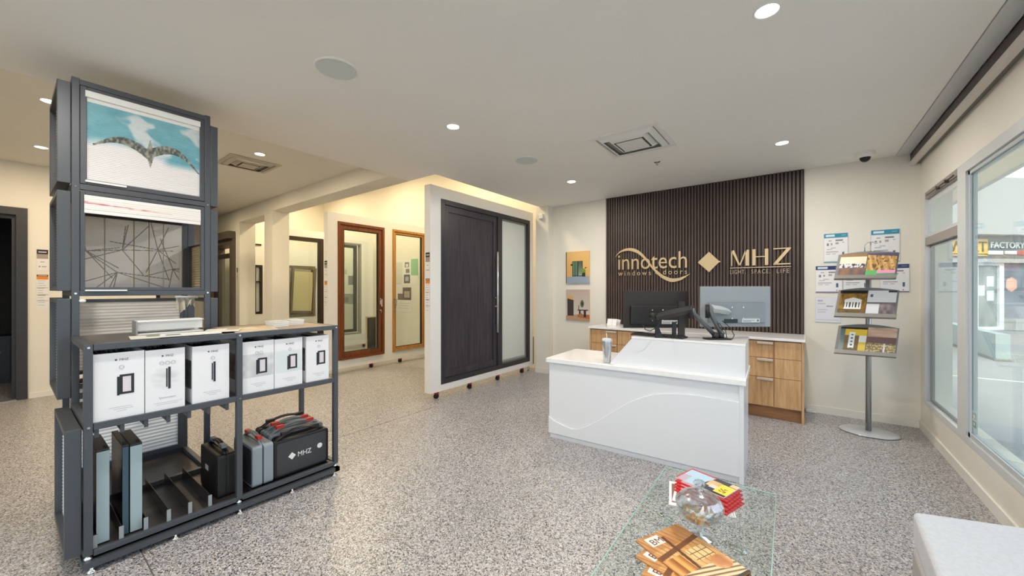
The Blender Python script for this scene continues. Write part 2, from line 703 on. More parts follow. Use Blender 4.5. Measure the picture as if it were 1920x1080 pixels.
X0, X1 = XR - .005, XR + .05
w = shop_window('window_1', 4.62, 5.80, None)
f = MB().box(X0, X1, 5.755, 5.80, .3, 2.5).box(X0, X1, 4.62, 4.72, .3, 2.5).box(X0, X1, 4.72, 5.755, .3, .35)
f.build('frame', M_ALUL, w, True)
f = MB().box(X0 + .005, X1, 4.72, 5.755, 2.43, 2.5).box(X0 + .005, X1, 4.72, 5.755, 1.95, 2.03)
f.build('transom', M_TAUPE, w, True)
f = MB().box(X0 + .03, X1 - .02, 5.68, 5.755, 2.03, 2.43).box(X0 + .03, X1 - .02, 4.72, 4.77, 2.03, 2.43).box(X0 + .03, X1 - .02, 4.77, 5.68, 2.37, 2.43).box(X0 + .03, X1 - .02, 4.77, 5.68, 2.03, 2.07)
f.build('sash', M_ALUL, w, True)
f = MB().box(X0 + .04, X1, 5.66, 5.75, .35, 1.95).box(X0 + .04, X1, 4.72, 4.74, .35, 1.95).box(X0 + .04, X1, 4.74, 5.66, .35, .375).box(X0 + .04, X1, 4.74, 5.66, 1.93, 1.95)
f.build('glazing_bead', mat('grey gasket', (120, 126, 130), .5), w, True)
MB().box(X1 - .03, X1 - .024, 4.74, 5.66, .375, 1.93).build('pane', M_GLASS, w, True)
MB().box(X1 - .035, X1 - .029, 4.77, 5.68, 2.07, 2.37).build('pane', M_GLASS, w, True)
h = MB().tube([(X0 - .015, 4.75, 2.445), (X0 - .015, 5.60, 2.445)], .006, 6)
for yy in (4.98, 5.25):
    h.box(X0 - .022, X0 + .005, yy - .014, yy + .014, 2.43, 2.46)
h.build('latch_rod', mat('worn bronze', (90, 72, 58), .4, metal=.4), w, True)

w = shop_window('window_2', -2.6, 4.62, None)
f = MB().box(X0, X1, 4.53, 4.62, .3, 2.5).box(X0, X1, -2.6, 4.53, .3, .35).box(X0, X1, -2.6, 4.53, 2.42, 2.5).box(X0, X1, .9, 1.0, .35, 2.42).box(X0, X1, -2.6, -2.5, .35, 2.42)
f.build('frame', M_ALUL, w, True)
f = MB()
for a, b_ in ((1.0, 4.53), (-2.5, .9)):
    f.box(X0 + .015, X1, b_ - .035, b_, .35, 2.42).box(X0 + .015, X1, a, a + .035, .35, 2.42)
    f.box(X0 + .015, X1, a, b_, .35, .385).box(X0 + .015, X1, a, b_, 2.39, 2.42)
f.build('glazing_bead', mat('pale grey aluminium', (186, 192, 194), .4), w, True)
f = MB().box(X0 + .028, X0 + .03, 4.522, 4.53, .385, 2.39).box(X0 + .028, X0 + .03, 1.0, 4.53, .381, .387).box(X0 + .028, X0 + .03, 1.0, 4.53, 2.388, 2.394)
f.build('gasket', MATS['grey gasket'], w, True)
MB().box(X1 - .03, X1 - .022, 1.035, 4.495, .385, 2.39).build('pane', M_GLASS, w, True)
MB().box(X1 - .03, X1 - .022, -2.465, .865, .385, 2.39).build('pane', M_GLASS, w, True)
st = printed('window_sticker', (X1 - .033, 4.47, .44), (0, -.085, 0), (0, 0, .13), rects((200, 214, 206), [(.1, .08, .9, .45, (120, 140, 132)), (.1, .55, .9, .92, (150, 168, 158)), (.3, .2, .6, .35, (220, 226, 220)), (.3, .62, .6, .8, (225, 230, 225))]), 20, 24)
tag(st, 'small pale green sticker low in the corner of the big shop window', 'sticker')

# ---------------------------------------------------------------- ceiling fittings
def downlight(x, y, z, power, label, group):
    t = thing('recessed_downlight', label, 'ceiling light', (x, y, z), 0, group)
    MB().lathe([(.052, -.001), (.060, -.006), (.066, -.004), (.067, 0)], seg=28).build('trim_ring', M_WHITE, t)
    MB().lathe([(0, -.002), (.053, -.002)], seg=24).build('lens', M_LENS, t)
    lamp('lamp', (0, 0, -.02), power, .11, WARM if z < 3.1 else (1.0, 0.80, 0.56), t)
    return t


downlight(-.14, 2.44, CZ, P_MAIN, 'round recessed downlight nearest the camera, in front of the slatted wall', 'downlights in the main ceiling')
downlight(-2.525, 2.46, CZ, P_MAIN, 'round recessed downlight between the two round ceiling speakers', 'downlights in the main ceiling')
downlight(-.145, 4.74, CZ, P_MAIN, 'round recessed downlight near the dome camera', 'downlights in the main ceiling')
downlight(-2.515, 4.70, CZ, P_MAIN, 'round recessed downlight above the two small wall canvases', 'downlights in the main ceiling')
downlight(-5.49, .25, RZ, P_REC, 'round downlight in the raised ceiling beside the top of the display tower', 'downlights in the raised ceiling')
downlight(-7.35, .27, RZ, P_REC, 'round downlight in the raised ceiling nearest the wall signs and doorway', 'downlights in the raised ceiling')
downlight(-5.5, 1.96, RZ, P_REC, 'round downlight in the raised ceiling beside the grey air vent', 'downlights in the raised ceiling')
for x, y in ((-.14, .1), (-2.52, .1), (-.14, -2.2), (-2.52, -2.2)):
    lamp('lamp', (x, y, CZ - .02), P_MAIN, .11, WARM)
for x, y in ((-5.5, -1.6), (-7.35, 1.96), (-9.6, 1.9)):
    lamp('lamp', (x, y, RZ - .02), P_REC, .11, YEL)


def speaker(x, y, label):
    t = thing('ceiling_speaker', label, 'speaker', (x, y, CZ), 0, 'round speakers in the ceiling')
    MB().lathe([(0, -.008), (.125, -.008)], seg=40).build('grille', M_GRILLE, t)
    MB().lathe([(.125, -.007), (.133, -.012), (.140, -.006), (.141, 0)], seg=40).build('rim', M_WHITE, t)


speaker(-2.488, 1.345, 'large round grey ceiling speaker nearest the display tower')
speaker(-2.51, 3.607, 'round grey ceiling speaker near the dark door display')


def vent(x, y, z, s, label, m, mdark):
    t = thing('air_vent', label, 'vent', (x, y, z))
    h = s / 2
    f = MB()
    def ring(mb, ho, hi, zo, zi):
        for k in range(4):
            a = k * PI / 2
            ca, sa = round(math.cos(a)), round(math.sin(a))
            R = lambda p, q, zz: (p * ca - q * sa, p * sa + q * ca, zz)
            mb.quad(R(-ho, -ho, zo), R(ho, -ho, zo), R(hi, -hi, zi), R(-hi, -hi, zi))
    ring(f, h, h, 0, -.010)
    ring(f, h, h - .045, -.010, -.014)
    ring(f, h - .045, h - .05, -.014, -.002)
    f.build('frame', m, t)
    for ho, hi in ((h - .05, h - .105), (h - .13, h - .18)):
        g = MB()
        ring(g, ho - .012, hi, -.004, -.034)
        ring(g, hi, hi - .006, -.034, -.030)
        g.build('louvre', m, t)
    q_ = h - .205
    g = MB().box(-q_, q_, -q_, q_, -.036, -.030).lathe([(0, -.044), (.02, -.043), (.055, -.036)], seg=20)
    g.build('centre_plate', m, t)
    MB().box(-h + .045, h - .045, -h + .045, h - .045, -.003, -.001).build('backing', mdark, t)


vent(-1.34, 3.80, CZ, .665, 'square white air vent in the main ceiling above the desk', M_PANEL, mat('vent grey', (150, 148, 146), .6))
vent(-6.05, 2.02, RZ, .6, 'square grey air vent in the raised ceiling behind the tower', mat('vent paint', (190, 180, 166), .5), MATS['vent grey'])

t = thing('fire_sprinkler', 'small metal fire sprinkler hanging from the ceiling beyond the square vent', 'sprinkler', (-1.328, 4.567, CZ))
MB().lathe([(0, -.006), (.03, -.006), (.036, 0)], seg=16).build('rosette', M_CHROME, t)
MB().cyl((0, 0, -.03), .006, .03).tube([(-.012, 0, -.006), (-.012, 0, -.028), (0, 0, -.034), (.012, 0, -.028), (.012, 0, -.006)], .0025, 6).build('nozzle', M_ALU, t)
MB().lathe([(0, -.04), (.014, -.038), (.014, -.034), (0, -.034)], seg=12).build('deflector', M_CHROME, t)

t = thing('security_camera', 'white dome security camera with black lens on the ceiling corner', 'camera', (.564, 5.62, CZ))
MB().lathe([(0, -.055), (.055, -.055), (.078, -.045), (.085, -.02), (.085, 0)], seg=28).build('housing', M_WHITE, t)
MB().lathe([(0, -.102), (.022, -.098), (.040, -.082), (.048, -.055)], seg=24).build('dome', M_BLACKG, t)
t = thing('motion_sensor', 'small white motion sensor high on the wall pilaster beside the dark door display', 'sensor', (-3.70, 5.79, 2.80))
MB().box(-.045, .045, -.035, 0, -.05, .045).build('housing', M_WHITE, t, bevel=.012)
MB().lathe([(0, -.02), (.02, -.012), (.028, 0)], c=(0, -.03, -.04), seg=12).build('lens', mat('sensor lens', (200, 208, 210), .2), t)

# roller blind along the shop window
t = thing('roller_blind', 'dark roller blind cassette with light bottom rail along the shop window ceiling', 'blind', (1.0, YB, 2.9))
MB().box(.962, 1.02, YF, YB - .002, 2.885, 2.968).build('cassette', mat('dark brown cassette', (66, 56, 56), .45), t, True)
MB().box(.955, .995, YF, YB - .002, 2.843, 2.885).build('bottom_rail', mat('pale rail', (206, 200, 192), .4), t, True)
MB().box(.997, 1.034, YF, YB - .004, 2.86, 2.89).build('guide_channel', mat('grey channel', (110, 104, 98), .5), t, True)

# ================================================================ BACK WALL
t = thing('slat_wall_panel', 'dark brown vertical slat panelling behind the gold lettering', 'wall panel', (-1.25, 5.95, .94))
MB().box(-2.54, .04, 5.935, 5.95, .94, CZ - .001).build('backing', M_FELT, t, True)
pitch = 2.58 / 64
sl = MB().box(-.0132, .0132, -.017, .0, 0, CZ - .001 - .94).mesh('slat', M_SLAT)
for k in range(64):
    o = bpy.data.objects.new('slat', sl)
    COL.objects.link(o)
    o.parent = t
    o.location = (-2.54 + pitch * (k + .5) + 1.25, 5.935 - 5.95, 0)

UX, UZ = (1, 0, 0), (0, 0, 1)
YS = 5.917
t = thing('gold_logo_sign', 'gold sign with a curved swoosh through its lettering on the dark slats', 'sign', (-1.82, YS, 1.85))
sw = [(-2.365, 2.013, 0.004), (-2.294, 2.086, 0.019), (-2.182, 2.122, 0.039), (-2.071, 2.107, 0.05), (-1.972, 2.051, 0.043), (-1.874, 1.948, 0.031), (-1.794, 1.839, 0.027), (-1.715, 1.756, 0.035), (-1.63, 1.683, 0.046), (-1.517, 1.633, 0.054), (-1.413, 1.64, 0.043), (-1.326, 1.677, 0.023), (-1.255, 1.721, 0.004)]
# smooth the swoosh centre line
def crom(p, n=5):
    out = []
    for i in range(len(p) - 1):
        a, b_, c_, d_ = p[max(0, i - 1)], p[i], p[i + 1], p[min(len(p) - 1, i + 2)]
        for k in range(n):
            t_ = k / n
            out.append(tuple(.5 * (2 * b_[j] + (c_[j] - a[j]) * t_ + (2 * a[j] - 5 * b_[j] + 4 * c_[j] - d_[j]) * t_ ** 2 + (-a[j] + 3 * b_[j] - 3 * c_[j] + d_[j]) * t_ ** 3) for j in range(len(b_))))
    out.append(p[-1])
    return out


def ribbon(pts, y0, y1):
    mb = MB()
    L, R = [], []
    for i, (x, z, w_) in enumerate(pts):
        a, b_ = pts[max(0, i - 1)], pts[min(len(pts) - 1, i + 1)]
        d = Vector((b_[0] - a[0], b_[1] - a[1])).normalized()
        n_ = Vector((-d.y, d.x)) * (w_ / 2)
        L.append((x + n_.x, z + n_.y))
        R.append((x - n_.x, z - n_.y))
    for i in range(len(pts) - 1):
        mb.prism([L[i], L[i + 1], R[i + 1], R[i]], 'y', y0, y1)
    return mb


ribbon(crom(sw), YS - .022, YS - .008).build('swoosh', M_GOLD, t, True)
text('letter', 'innotech', (-2.321, YS - .001, 1.806), UX, UZ, 1.024, .245, .018, M_GOLD, t, split=True)
text('letter', 'windows', (-2.321, YS - .001, 1.712), UX, UZ, .511, .075, .012, M_GOLD, t, split=True, spacing=1.5)
text('letter', '+', (-1.747, YS - .001, 1.712), UX, UZ, .055, .055, .012, M_GOLD, t)
text('letter', 'doors', (-1.630, YS - .001, 1.717), UX, UZ, .333, .076, .012, M_GOLD, t, split=True, spacing=1.45)

t = thing('gold_diamond_emblem', 'gold diamond shaped emblem between the two gold signs on the slats', 'sign', (-1.011, YS, 1.876))
MB().prism([(-1.154, 1.877), (-1.011, 1.735), (-.880, 1.877), (-1.011, 2.018)], 'y', YS - .022, YS).build('diamond', M_GOLD, t, True)
MB().prism([(-.89, 1.862), (-.866, 1.876), (-.89, 1.89)], 'y', YS - .02, YS).build('point', M_GOLD, t, True)

t = thing('gold_letter_sign', 'gold sign of three tall capital letters over a thin underline', 'sign', (-.42, YS, 1.80))
zb, zt = 1.81, 2.02
def poly(lst, name='letter'):
    mb = MB()
    for p in lst:
        mb.prism(p, 'y', YS - .02, YS)
    return mb.build(name, M_GOLD, t, True)
poly([[(-.742, zb), (-.728, zb), (-.728, zt), (-.742, zt)],
      [(-.742, zt), (-.705, zt), (-.635, zb), (-.652, zb)],
      [(-.652, zb), (-.635, zb), (-.560, zt), (-.577, zt)],
      [(-.577, zb), (-.535, zb), (-.535, zt), (-.577, zt)]])
poly([[(-.500, zb), (-.463, zb), (-.463, zt), (-.500, zt)], [(-.463, zb + .105), (-.362, zb + .105), (-.362, zb + .118), (-.463, zb + .118)],
      [(-.362, zb), (-.325, zb), (-.325, zt), (-.362, zt)]])
poly([[(-.272, zt - .014), (-.09, zt - .014), (-.09, zt), (-.272, zt)], [(-.272, zb), (-.094, zb), (-.094, zb + .016), (-.272, zb + .016)],
      [(-.272, zb + .012), (-.228, zb + .012), (-.09, zt - .012), (-.134, zt - .012)]])
MB().box(-.755, -.09, YS - .018, YS, 1.778, 1.789).build('underline', mat('dull brass', (182, 160, 136), .4, metal=.3), t, True)
text('lettering', 'LIGHT.', (-.755, YS, 1.703), UX, UZ, .180, .055, .012, MATS['dull brass'], t, spacing=1.25)
text('lettering', 'SPACE.', (-.510, YS, 1.703), UX, UZ, .205, .055, .012, MATS['dull brass'], t, spacing=1.25)
text('lettering', 'LIFE', (-.237, YS, 1.703), UX, UZ, .130, .055, .012, MATS['dull brass'], t, spacing=1.25)

# wall counter and drawer unit
t = thing('wall_counter_cabinet', 'long oak drawer cabinet standing under the dark slat wall', 'cabinet', (-1.25, 5.62, 0))
MB().box(-2.51, .015, 5.33, 5.95, .14, .9).box(.015, .038, 5.31, 5.95, 0, .91).box(-2.533, -2.51, 5.31, 5.95, 0, .91).build('body', M_OAK, t, True)
MB().box(-2.51, .015, 5.37, 5.93, 0, .14).build('plinth', wood_mat('oak kick board', (140, 96, 62), (176, 130, 90), .5, (1.2, 16, 16)), t, True)
cols = [(-2.508, -2.104), (-2.10, -1.636), (-1.632, -1.168), (-1.164, -.70), (-.696, -.241), (-.237, .013)]
rows = [(.705, .895), (.482, .700), (.148, .477)]
for ci, (a, b_) in enumerate(cols):
    for (z0, z1) in rows:
        d = MB().box(a + .002, b_ - .002, 5.31, 5.329, z0, z1).build('drawer', M_OAK, t, True, bevel=.0015)
        if ci < 5:
            hx1 = b_ - .006
            MB().box(hx1 - .155, hx1, 5.283, 5.31, z1 - .03, z1 - .004).build('handle', mat('light metal pull', (214, 200, 184), .35, metal=.3), d, True, bevel=.003)
wt = tag(MB().box(-2.55, .048, 5.285, 5.95, .911, .94).build('worktop', M_QUARTZ, bevel=.003), 'thin white worktop lying over the oak drawers', 'worktop')

# stack of folded cards on the worktop
for k, (x, rz) in enumerate(((-2.36, .1), (-2.27, -.12))):
    t = thing('folded_card', ['white folded cards standing at the worktop end near the wall', 'white folded cards standing closer to the black monitor'][k], 'card', (x, 5.72, .94), rz, 'white cards on the worktop')
    for j in range(4):
        m_ = MB().prism([(-.03, 0), (-.026, 0), (.002, .10 - j * .006), (-.002, .10 - j * .006)], 'x', -.04 + j * .006, .04)
        o = m_.build('leaf', M_PAPER, t)
        o.location = (0, -.06 + j * .032, 0)
        o.rotation_euler = (0, 0, .08 * (j - 1.5))

# two canvases
def canvas(x0, x1, z0, z1, paint, label):
    t = thing('wall_canvas', label, 'picture', ((x0 + x1) / 2, YB, (z0 + z1) / 2), 0, 'small canvases on the white wall')
    MB().box(x0, x1, YB - .03, YB - .001, z0, z1).build('stretcher', mat('canvas edge', (214, 190, 150), .6), t, True)
    printed('picture', (x0, YB - .0305, z0), (x1 - x0, 0, 0), (0, 0, z1 - z0), paint, 70, 90, t)


def paint_porch(u, v):
    c = mixc((214, 168, 100), (228, 186, 122), v)
    if v < .22:
        c = (150, 164, 180)
    if u < .03: c = (90, 60, 40)
    if .28 < u < .72 and .22 < v < .70:
        c = (44, 40, 38)
        if .31 < u < .50 and .24 < v < .68: c = mixc((70, 110, 84), (150, 168, 150), abs(u - .4) * 6)
        if .54 < u < .69 and .24 < v < .68: c = mixc((150, 160, 150), (60, 80, 66), (v - .24) * 2)
    if .80 < u < .88 and .46 < v < .50: c = (34, 30, 30)
    if (u - .24) ** 2 + (v - .58) ** 2 < .0012: c = (50, 36, 30)
    if (u - .74) ** 2 / .012 + (v - .37) ** 2 / .008 < 1: c = mixc((80, 130, 50), (150, 170, 70), fbm(u * 20, v * 20))
    if .70 < u < .84 and .2 < v < .33: c = (52, 50, 50)
    return c


def paint_hall(u, v):
    c = mixc((214, 202, 196), (190, 172, 160), v)
    if v < .14 - abs(u - .5) * .1 + .05: c = (186, 148, 118)
    if u > .5 and v < .2 and v > .1 - .1 * (u - .5): c = (176, 104, 64)
    if .06 < u < .34 and .14 < v < .86 - u * .25:
        c = (66, 58, 58)
        if v > .72 - u * .2: c = (206, 170, 110)
        elif u < .08 or u > .32: c = (34, 26, 24)
    if (u - .70) ** 2 / .006 + (v - .54) ** 2 / .014 < 1: c = (92, 104, 84)
    if (u - .70) ** 2 / .006 + (v - .54) ** 2 / .014 < .2: c = (40, 60, 44)
    if .5 < u < .95 and .32 < v < .35: c = (40, 38, 40)
    if (.56 < u < .64 or .76 < u < .86) and .10 < v < .33: c = (48, 46, 50)
    if (u - .66) ** 2 / .01 + (v - .15) ** 2 / .006 < 1: c = (168, 116, 78)
    if .54 < u < .58 and .35 < v < .5: c = (120, 130, 90)
    return c


canvas(-3.275, -2.83, 1.598, 2.148, paint_porch, 'upper small canvas of a warm timber porch with glass door')
canvas(-3.275, -2.83, .965, 1.492, paint_hall, 'lower small canvas of a hallway with console table and round mirror')

# certificates behind the brochure stand
def certificate(x0, x1, z0, z1, head, label, plain=False):
    t = thing('certificate', label, 'certificate', ((x0 + x1) / 2, YB, (z0 + z1) / 2), 0, 'certificates behind the brochure stand')
    MB().box(x0, x1, YB - .008, YB - .001, z0, z1).build('backing', mat('acrylic backing', (206, 204, 204), .3), t, True)
    rnd = random.Random(int(x0 * 1000) + int(z0 * 100))
    L = []
    if not plain:
        L += [(0, .86, 1, 1, head), (.08, .90, .45, .96, (220, 235, 240)), (.75, .91, .93, .95, mixc(head, (255, 255, 255), .4)), (0, 0, 1, .03, mixc(head, (255, 255, 255), .2))]
        L += [(.2, .74, .33, .77, (110, 108, 112)), (.5, .75, .8, .78, (110, 108, 112)), (.12, .58, .2, .66, (120, 120, 126)), (.3, .6, .36, .68, (150, 140, 130)), (.5, .62, .62, .70, (170, 164, 158)), (.78, .66, .86, .69, (150, 150, 150))]
        L += [(.12, .44, .36, .46, (160, 160, 166)), (.3, .48, .5, .5, (160, 160, 166)), (.1, .36, .6, .385, (130, 130, 136)), (.1, .28, .28, .3, (170, 170, 176)), (.34, .28, .5, .3, (170, 170, 176)), (.78, .2, .86, .36, (70, 92, 130)), (.78, .06, .83, .1, (220, 120, 60))]
    else:
        L += [(.1, .82, .3, .9, (170, 180, 200)), (.1, .74, .4, .76, (150, 156, 170)), (.45, .62, .7, .66, (150, 156, 168)), (.1, .5, .5, .52, (170, 176, 188)), (.1, .4, .42, .42, (170, 176, 188)), (.05, .08, .95, .1, (180, 184, 196))]
    printed('print', (x0 + .003, YB - .0085, z0 + .003), (x1 - x0 - .006, 0, 0), (0, 0, z1 - z0 - .006), rects((222, 222, 230) if plain else (233, 232, 234), L), 60, 44, t)


certificate(.228, .449, 1.815, 2.163, (44, 138, 166), 'certificate with a teal heading hanging highest beside the slat wall')
certificate(.645, .880, 1.80, 2.169, (44, 138, 166), 'certificate with a teal heading behind the top hook of the stand')
certificate(.150, .400, 1.455, 1.779, (36, 48, 104), 'certificate with a navy heading beside the slat wall')
certificate(.405, .645, 1.455, 1.779, (36, 48, 104), 'certificate mostly hidden behind the brochure stand pole')
certificate(.72, .955, 1.465, 1.778, (36, 48, 104), 'certificate with a navy heading nearest the shop window')
certificate(.146, .385, 1.10, 1.402, (0, 0, 0), 'plain pale certificate without a coloured heading, lowest on the wall', plain=True)
t = thing('wall_socket_plug', 'small white plug on the floor beside the oak cabinet end', 'plug', (.085, 5.90, 0))
MB().box(-.03, .03, -.015, .02, 0, .04).box(.03, .07, -.008, .01, 0, .02).build('body', M_WHITE, t, bevel=.006)

# ================================================================ BROCHURE STAND
SX, SY = .572, 5.44
t = thing('brochure_stand', 'silver brochure stand with three tilted trays on an oval base', 'stand', (SX, SY, 0))
MB().lathe([(0, .024), (.22, .020), (.244, .012), (.25, .006)], seg=56, sx=.97, sy=.80).build('base', mat('satin silver', (196, 198, 202), .3, metal=.3), t)
MB().lathe([(.236, 0), (.248, .007), (.25, .010)], seg=56, sx=.97, sy=.80).build('base_gasket', M_BLACK, t)
MB().tube([(0, 0, .02), (0, 0, 1.86)], .034, 24, flat=.7).build('pole', M_ALU, t)
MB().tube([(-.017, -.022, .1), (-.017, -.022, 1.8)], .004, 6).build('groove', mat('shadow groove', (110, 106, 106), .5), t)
MB().tube([(-.028, 0, 1.84), (-.028, 0, 1.955), (-.01, 0, 1.985), (.03, 0, 1.99), (.07, 0, 1.975)], .006, 8).tube([(.018, 0, 1.84), (.018, 0, 1.985)], .006, 8).build('hook', M_CHROME, t)
TRAYS = [(1.60, 1.865), (1.213, 1.487), (.833, 1.108)]
def tray_pt(k, u, v, lift=0.0):
    """point on the sloping tray k; u across, v up the slope"""
    z0, z1 = TRAYS[k]
    x = SX + (u - .5) * .462 + (-.058 + .047 * v)
    y = SY - .225 + .15 * v - lift
    z = z0 + (z1 - z0) * v + lift * .5
    return (x, y, z)
for k in range(3):
    z0, z1 = TRAYS[k]
    mb = MB()
    N = 12
    pts_f, pts_b = [], []
    def top(u): return 1.0 + .10 * math.sin(PI * u)
    for i in range(N):
        u0, u1 = i / N, (i + 1) / N
        a, b_ = tray_pt(k, u0, 0), tray_pt(k, u1, 0)
        c_, d_ = tray_pt(k, u1, top(u1)), tray_pt(k, u0, top(u0))
        q = len(mb.v)
        for p in (a, b_, c_, d_):
            mb.v.append(p)
        for p in (a, b_, c_, d_):
            mb.v.append((p[0], p[1] + .012, p[2] - .004))
        for fc in ((0, 1, 2, 3), (7, 6, 5, 4), (0, 4, 5, 1), (2, 6, 7, 3), (1, 5, 6, 2), (3, 7, 4, 0)):
            mb.face([q + s_ for s_ in fc])
    mb.build('tray', mat('tray grey', (128, 126, 126), .4, metal=.2), t, True, label='grey tray with curved top edge')
    mb = MB()
    for i in range(N):
        u0, u1 = i / N, (i + 1) / N
        def L(u, v, l): return tray_pt(k, u, v, l)
        a, b_, c_, d_ = L(u0, -.02, .03), L(u1, -.02, .03), L(u1, .10, .034), L(u0, .10, .034)
        mb.quad(a, b_, c_, d_)
        mb.quad(L(u0, -.02, -.005), L(u1, -.02, -.005), b_, a)
    mb.build('lip', mat('tray lip', (150, 146, 142), .35, metal=.3), t, True)
    MB().box(SX - .03, SX + .03, SY - .09, SY - .02, z0 + .08, z0 + .14).build('bracket', M_ALU, t, True)


def brochure(k, u0, u1, v0, v1, paint, label, name='brochure', lift=.012):
    t = thing(name, label, 'brochure', tray_pt(k, (u0 + u1) / 2, v0), 0, 'brochures on the silver stand')
    A, B, C_ = Vector(tray_pt(k, u0, v0, lift)), Vector(tray_pt(k, u1, v0, lift)), Vector(tray_pt(k, u0, v1, lift))
    nrm = (B - A).cross(C_ - A).normalized()
    mb = MB()
    D_ = B + C_ - A
    q = [A, B, D_, C_]
    mb.v += [tuple(p - nrm * .0005) for p in q] + [tuple(p - nrm * .008) for p in q]
    for fc in ((0, 1, 2, 3), (7, 6, 5, 4), (0, 4, 5, 1), (2, 6, 7, 3), (1, 5, 6, 2), (3, 7, 4, 0)):
        mb.face(list(fc))
    mb.build('pages', M_PAPER, t, True)
    printed('cover', A, B - A, C_ - A, paint, 50, 60, t)


def p_ocean(u, v):
    if v > .88: return (150, 120, 80)
    if v > .55: return mixc((232, 214, 190), (240, 226, 206), vnoise(u * 5, v * 5))
    if v > .38: return mixc((70, 68, 80), (214, 214, 218), sm(.35, .6, vnoise(u * 26, v * 14, 3)))
    return mixc((150, 110, 80), (96, 90, 104), vnoise(u * 6, v * 8, 5))
def p_timber(u, v):
    if v > .84 - u * .1 + .1: return (86, 84, 110)
    if v < .25: return (96, 180, 110) if u < .4 else ((230, 150, 190) if v > .1 else (80, 160, 110))
    s_ = math.sin(u * 26 + v * 8)
    return mixc(mixc((176, 134, 78), (214, 180, 124), .5 + .5 * s_), (110, 80, 50), sm(.6, .9, vnoise(u * 22, v * 16, 2)))
def p_autumn(u, v):
    n = fbm(u * 9, v * 9, 4)
    if .2 < v < .70 - abs(u - .52) * .3 and .20 < u < .84:
        return (52, 56, 62) if (.28 < v < .50 and ((u * 9) % 1) > .55) else (232, 230, 226)
    if v <= .2: return mixc((70, 70, 44), (150, 110, 60), n)
    return mixc((196, 150, 50), (96, 70, 34), n * 1.2) if v < .88 else (30, 28, 30)
def p_whiteinfo(u, v):
    if v > .92 and u > .7: return (40, 40, 44)
    if v > .5: return (214, 214, 216) if not (.08 < u < .2 and .72 < v < .84) else (90, 90, 96)
    if .44 < v <= .5: return (110, 108, 110)
    if u < .46: return (216, 216, 220)
    return mixc((150, 134, 134), (90, 84, 90), vnoise(u * 9, v * 8, 8))
def p_yellow(u, v):
    if v > .93: return (34, 30, 30)
    if .35 < u < .58 and .12 < v < .8: return (70, 76, 72) if ((v * 7) % 1 > .6 and .42 < u < .52) else (224, 230, 232)
    if u < .2: return mixc((140, 150, 150), (90, 110, 110), v)
    if u > .72 and v < .4: return (214, 186, 88)
    if v > .65: return (220, 186, 60)
    if u > .72: return (218, 220, 214)
    return (122, 100, 70)
def p_terrace(u, v):
    if v > .62: return mixc((170, 140, 124), (206, 176, 150), vnoise(u * 3, v * 14, 3))
    if v > .38: return (112, 84, 84)
    if .58 < u < .66: return (214, 210, 214)
    return mixc((190, 182, 136), (120, 96, 70), sm(.3, .8, vnoise(u * 26, v * 22, 6)) if (v * 9) % 1 > .2 else .9)


brochure(0, .05, .495, .10, .98, p_ocean, 'brochure with a beach house cover on the top tray')
brochure(0, .505, .97, .10, .98, p_timber, 'brochure with a timber framing cover on the top tray')
brochure(1, .04, .50, .10, .97, p_autumn, 'brochure with a white house among autumn trees on the middle tray')
brochure(1, .51, .965, .10, .97, p_whiteinfo, 'pale grey and white brochure on the middle tray')
brochure(2, .05, .50, .10, .95, p_yellow, 'brochure with a yellow and white house cover on the lowest tray')
brochure(2, .51, .97, .10, .97, p_terrace, 'brochure with a brown covered terrace cover on the lowest tray')

# ================================================================ RECEPTION DESK
AR = math.radians(2.9)
DL = 1.69
D = thing('reception_desk', 'white reception desk with a carved wave front and raised shelf', 'desk', (-2.03, 3.31, 0), AR)
MB().box(.006, DL - .004, .022, .69, 0, .052).build('plinth', M_DESK, D)
MB().box(0, DL - .012, .014, .03, .055, .76).box(0, .02, .03, .69, .055, .76).build('front_panel', M_DESK, D)
wave = [(0, .216), (.069, .176), (.187, .147), (.273, .138), (.383, .176), (.517, .263), (.67, .381), (.816, .488), (.955, .562), (1.088, .606), (1.297, .633), (1.511, .633), (1.66, .628)]
wp = crom([(a, b_) for a, b_ in wave], 5)
mb = MB()
for i in range(len(wp) - 1):
    (xa, za), (xb, zb_) = wp[i], wp[i + 1]
    mb.prism([(xa, .055), (xb, .055), (xb, zb_), (xa, za)], 'y', 0, .014)
mb.build('wave_panel', M_DESK, D, label='raised lower panel cut with a wave')
MB().box(DL - .03, DL, 0, .69, .0, .76).build('side_panel', M_DESK, D, bevel=.002)
MB().box(-.022, DL + .015, -.018, .70, .762, .806).build('countertop', M_QUARTZ, D, bevel=.004)
mb = MB().prism([(.61, .806), (DL + .006, .806), (DL + .006, 1.052), (.815, 1.052)], 'y', .075, .095)
mb.build('shelf_front', M_DESK, D)
mb = MB().prism([(.095, .806), (.60, .70), (.66, .80), (.66, 1.052), (.095, 1.052)], 'x', DL - .016, DL + .006)
mb.build('shelf_side', M_DESK, D)
MB().box(.812, DL + .008, .072, .66, 1.052, 1.07).build('shelf_top', M_QUARTZ, D, bevel=.003)
MB().box(.62, DL - .02, .1, .65, .7, .72).build('work_surface', M_DESK, D)

# tumbler
t = thing('tumbler', 'stainless steel tumbler with a lid and straw on the desk end', 'cup', (-1.455, 3.425, .806))
MB().lathe([(0, .001), (.030, .001), (.033, .006), (.046, .20), (.046, .213), (.044, .214)], seg=28).build('body', mat('brushed steel', (200, 204, 210), .28, metal=.85), t)
MB().lathe([(.047, .205), (.047, .226), (.03, .232), (0, .232)], seg=28).build('lid', mat('clear lid', (206, 212, 216), .15), t)
MB().tube([(0, 0, .22), (-.012, .01, .275)], .004, 8).build('straw', mat('pale straw', (226, 222, 206), .3), t)
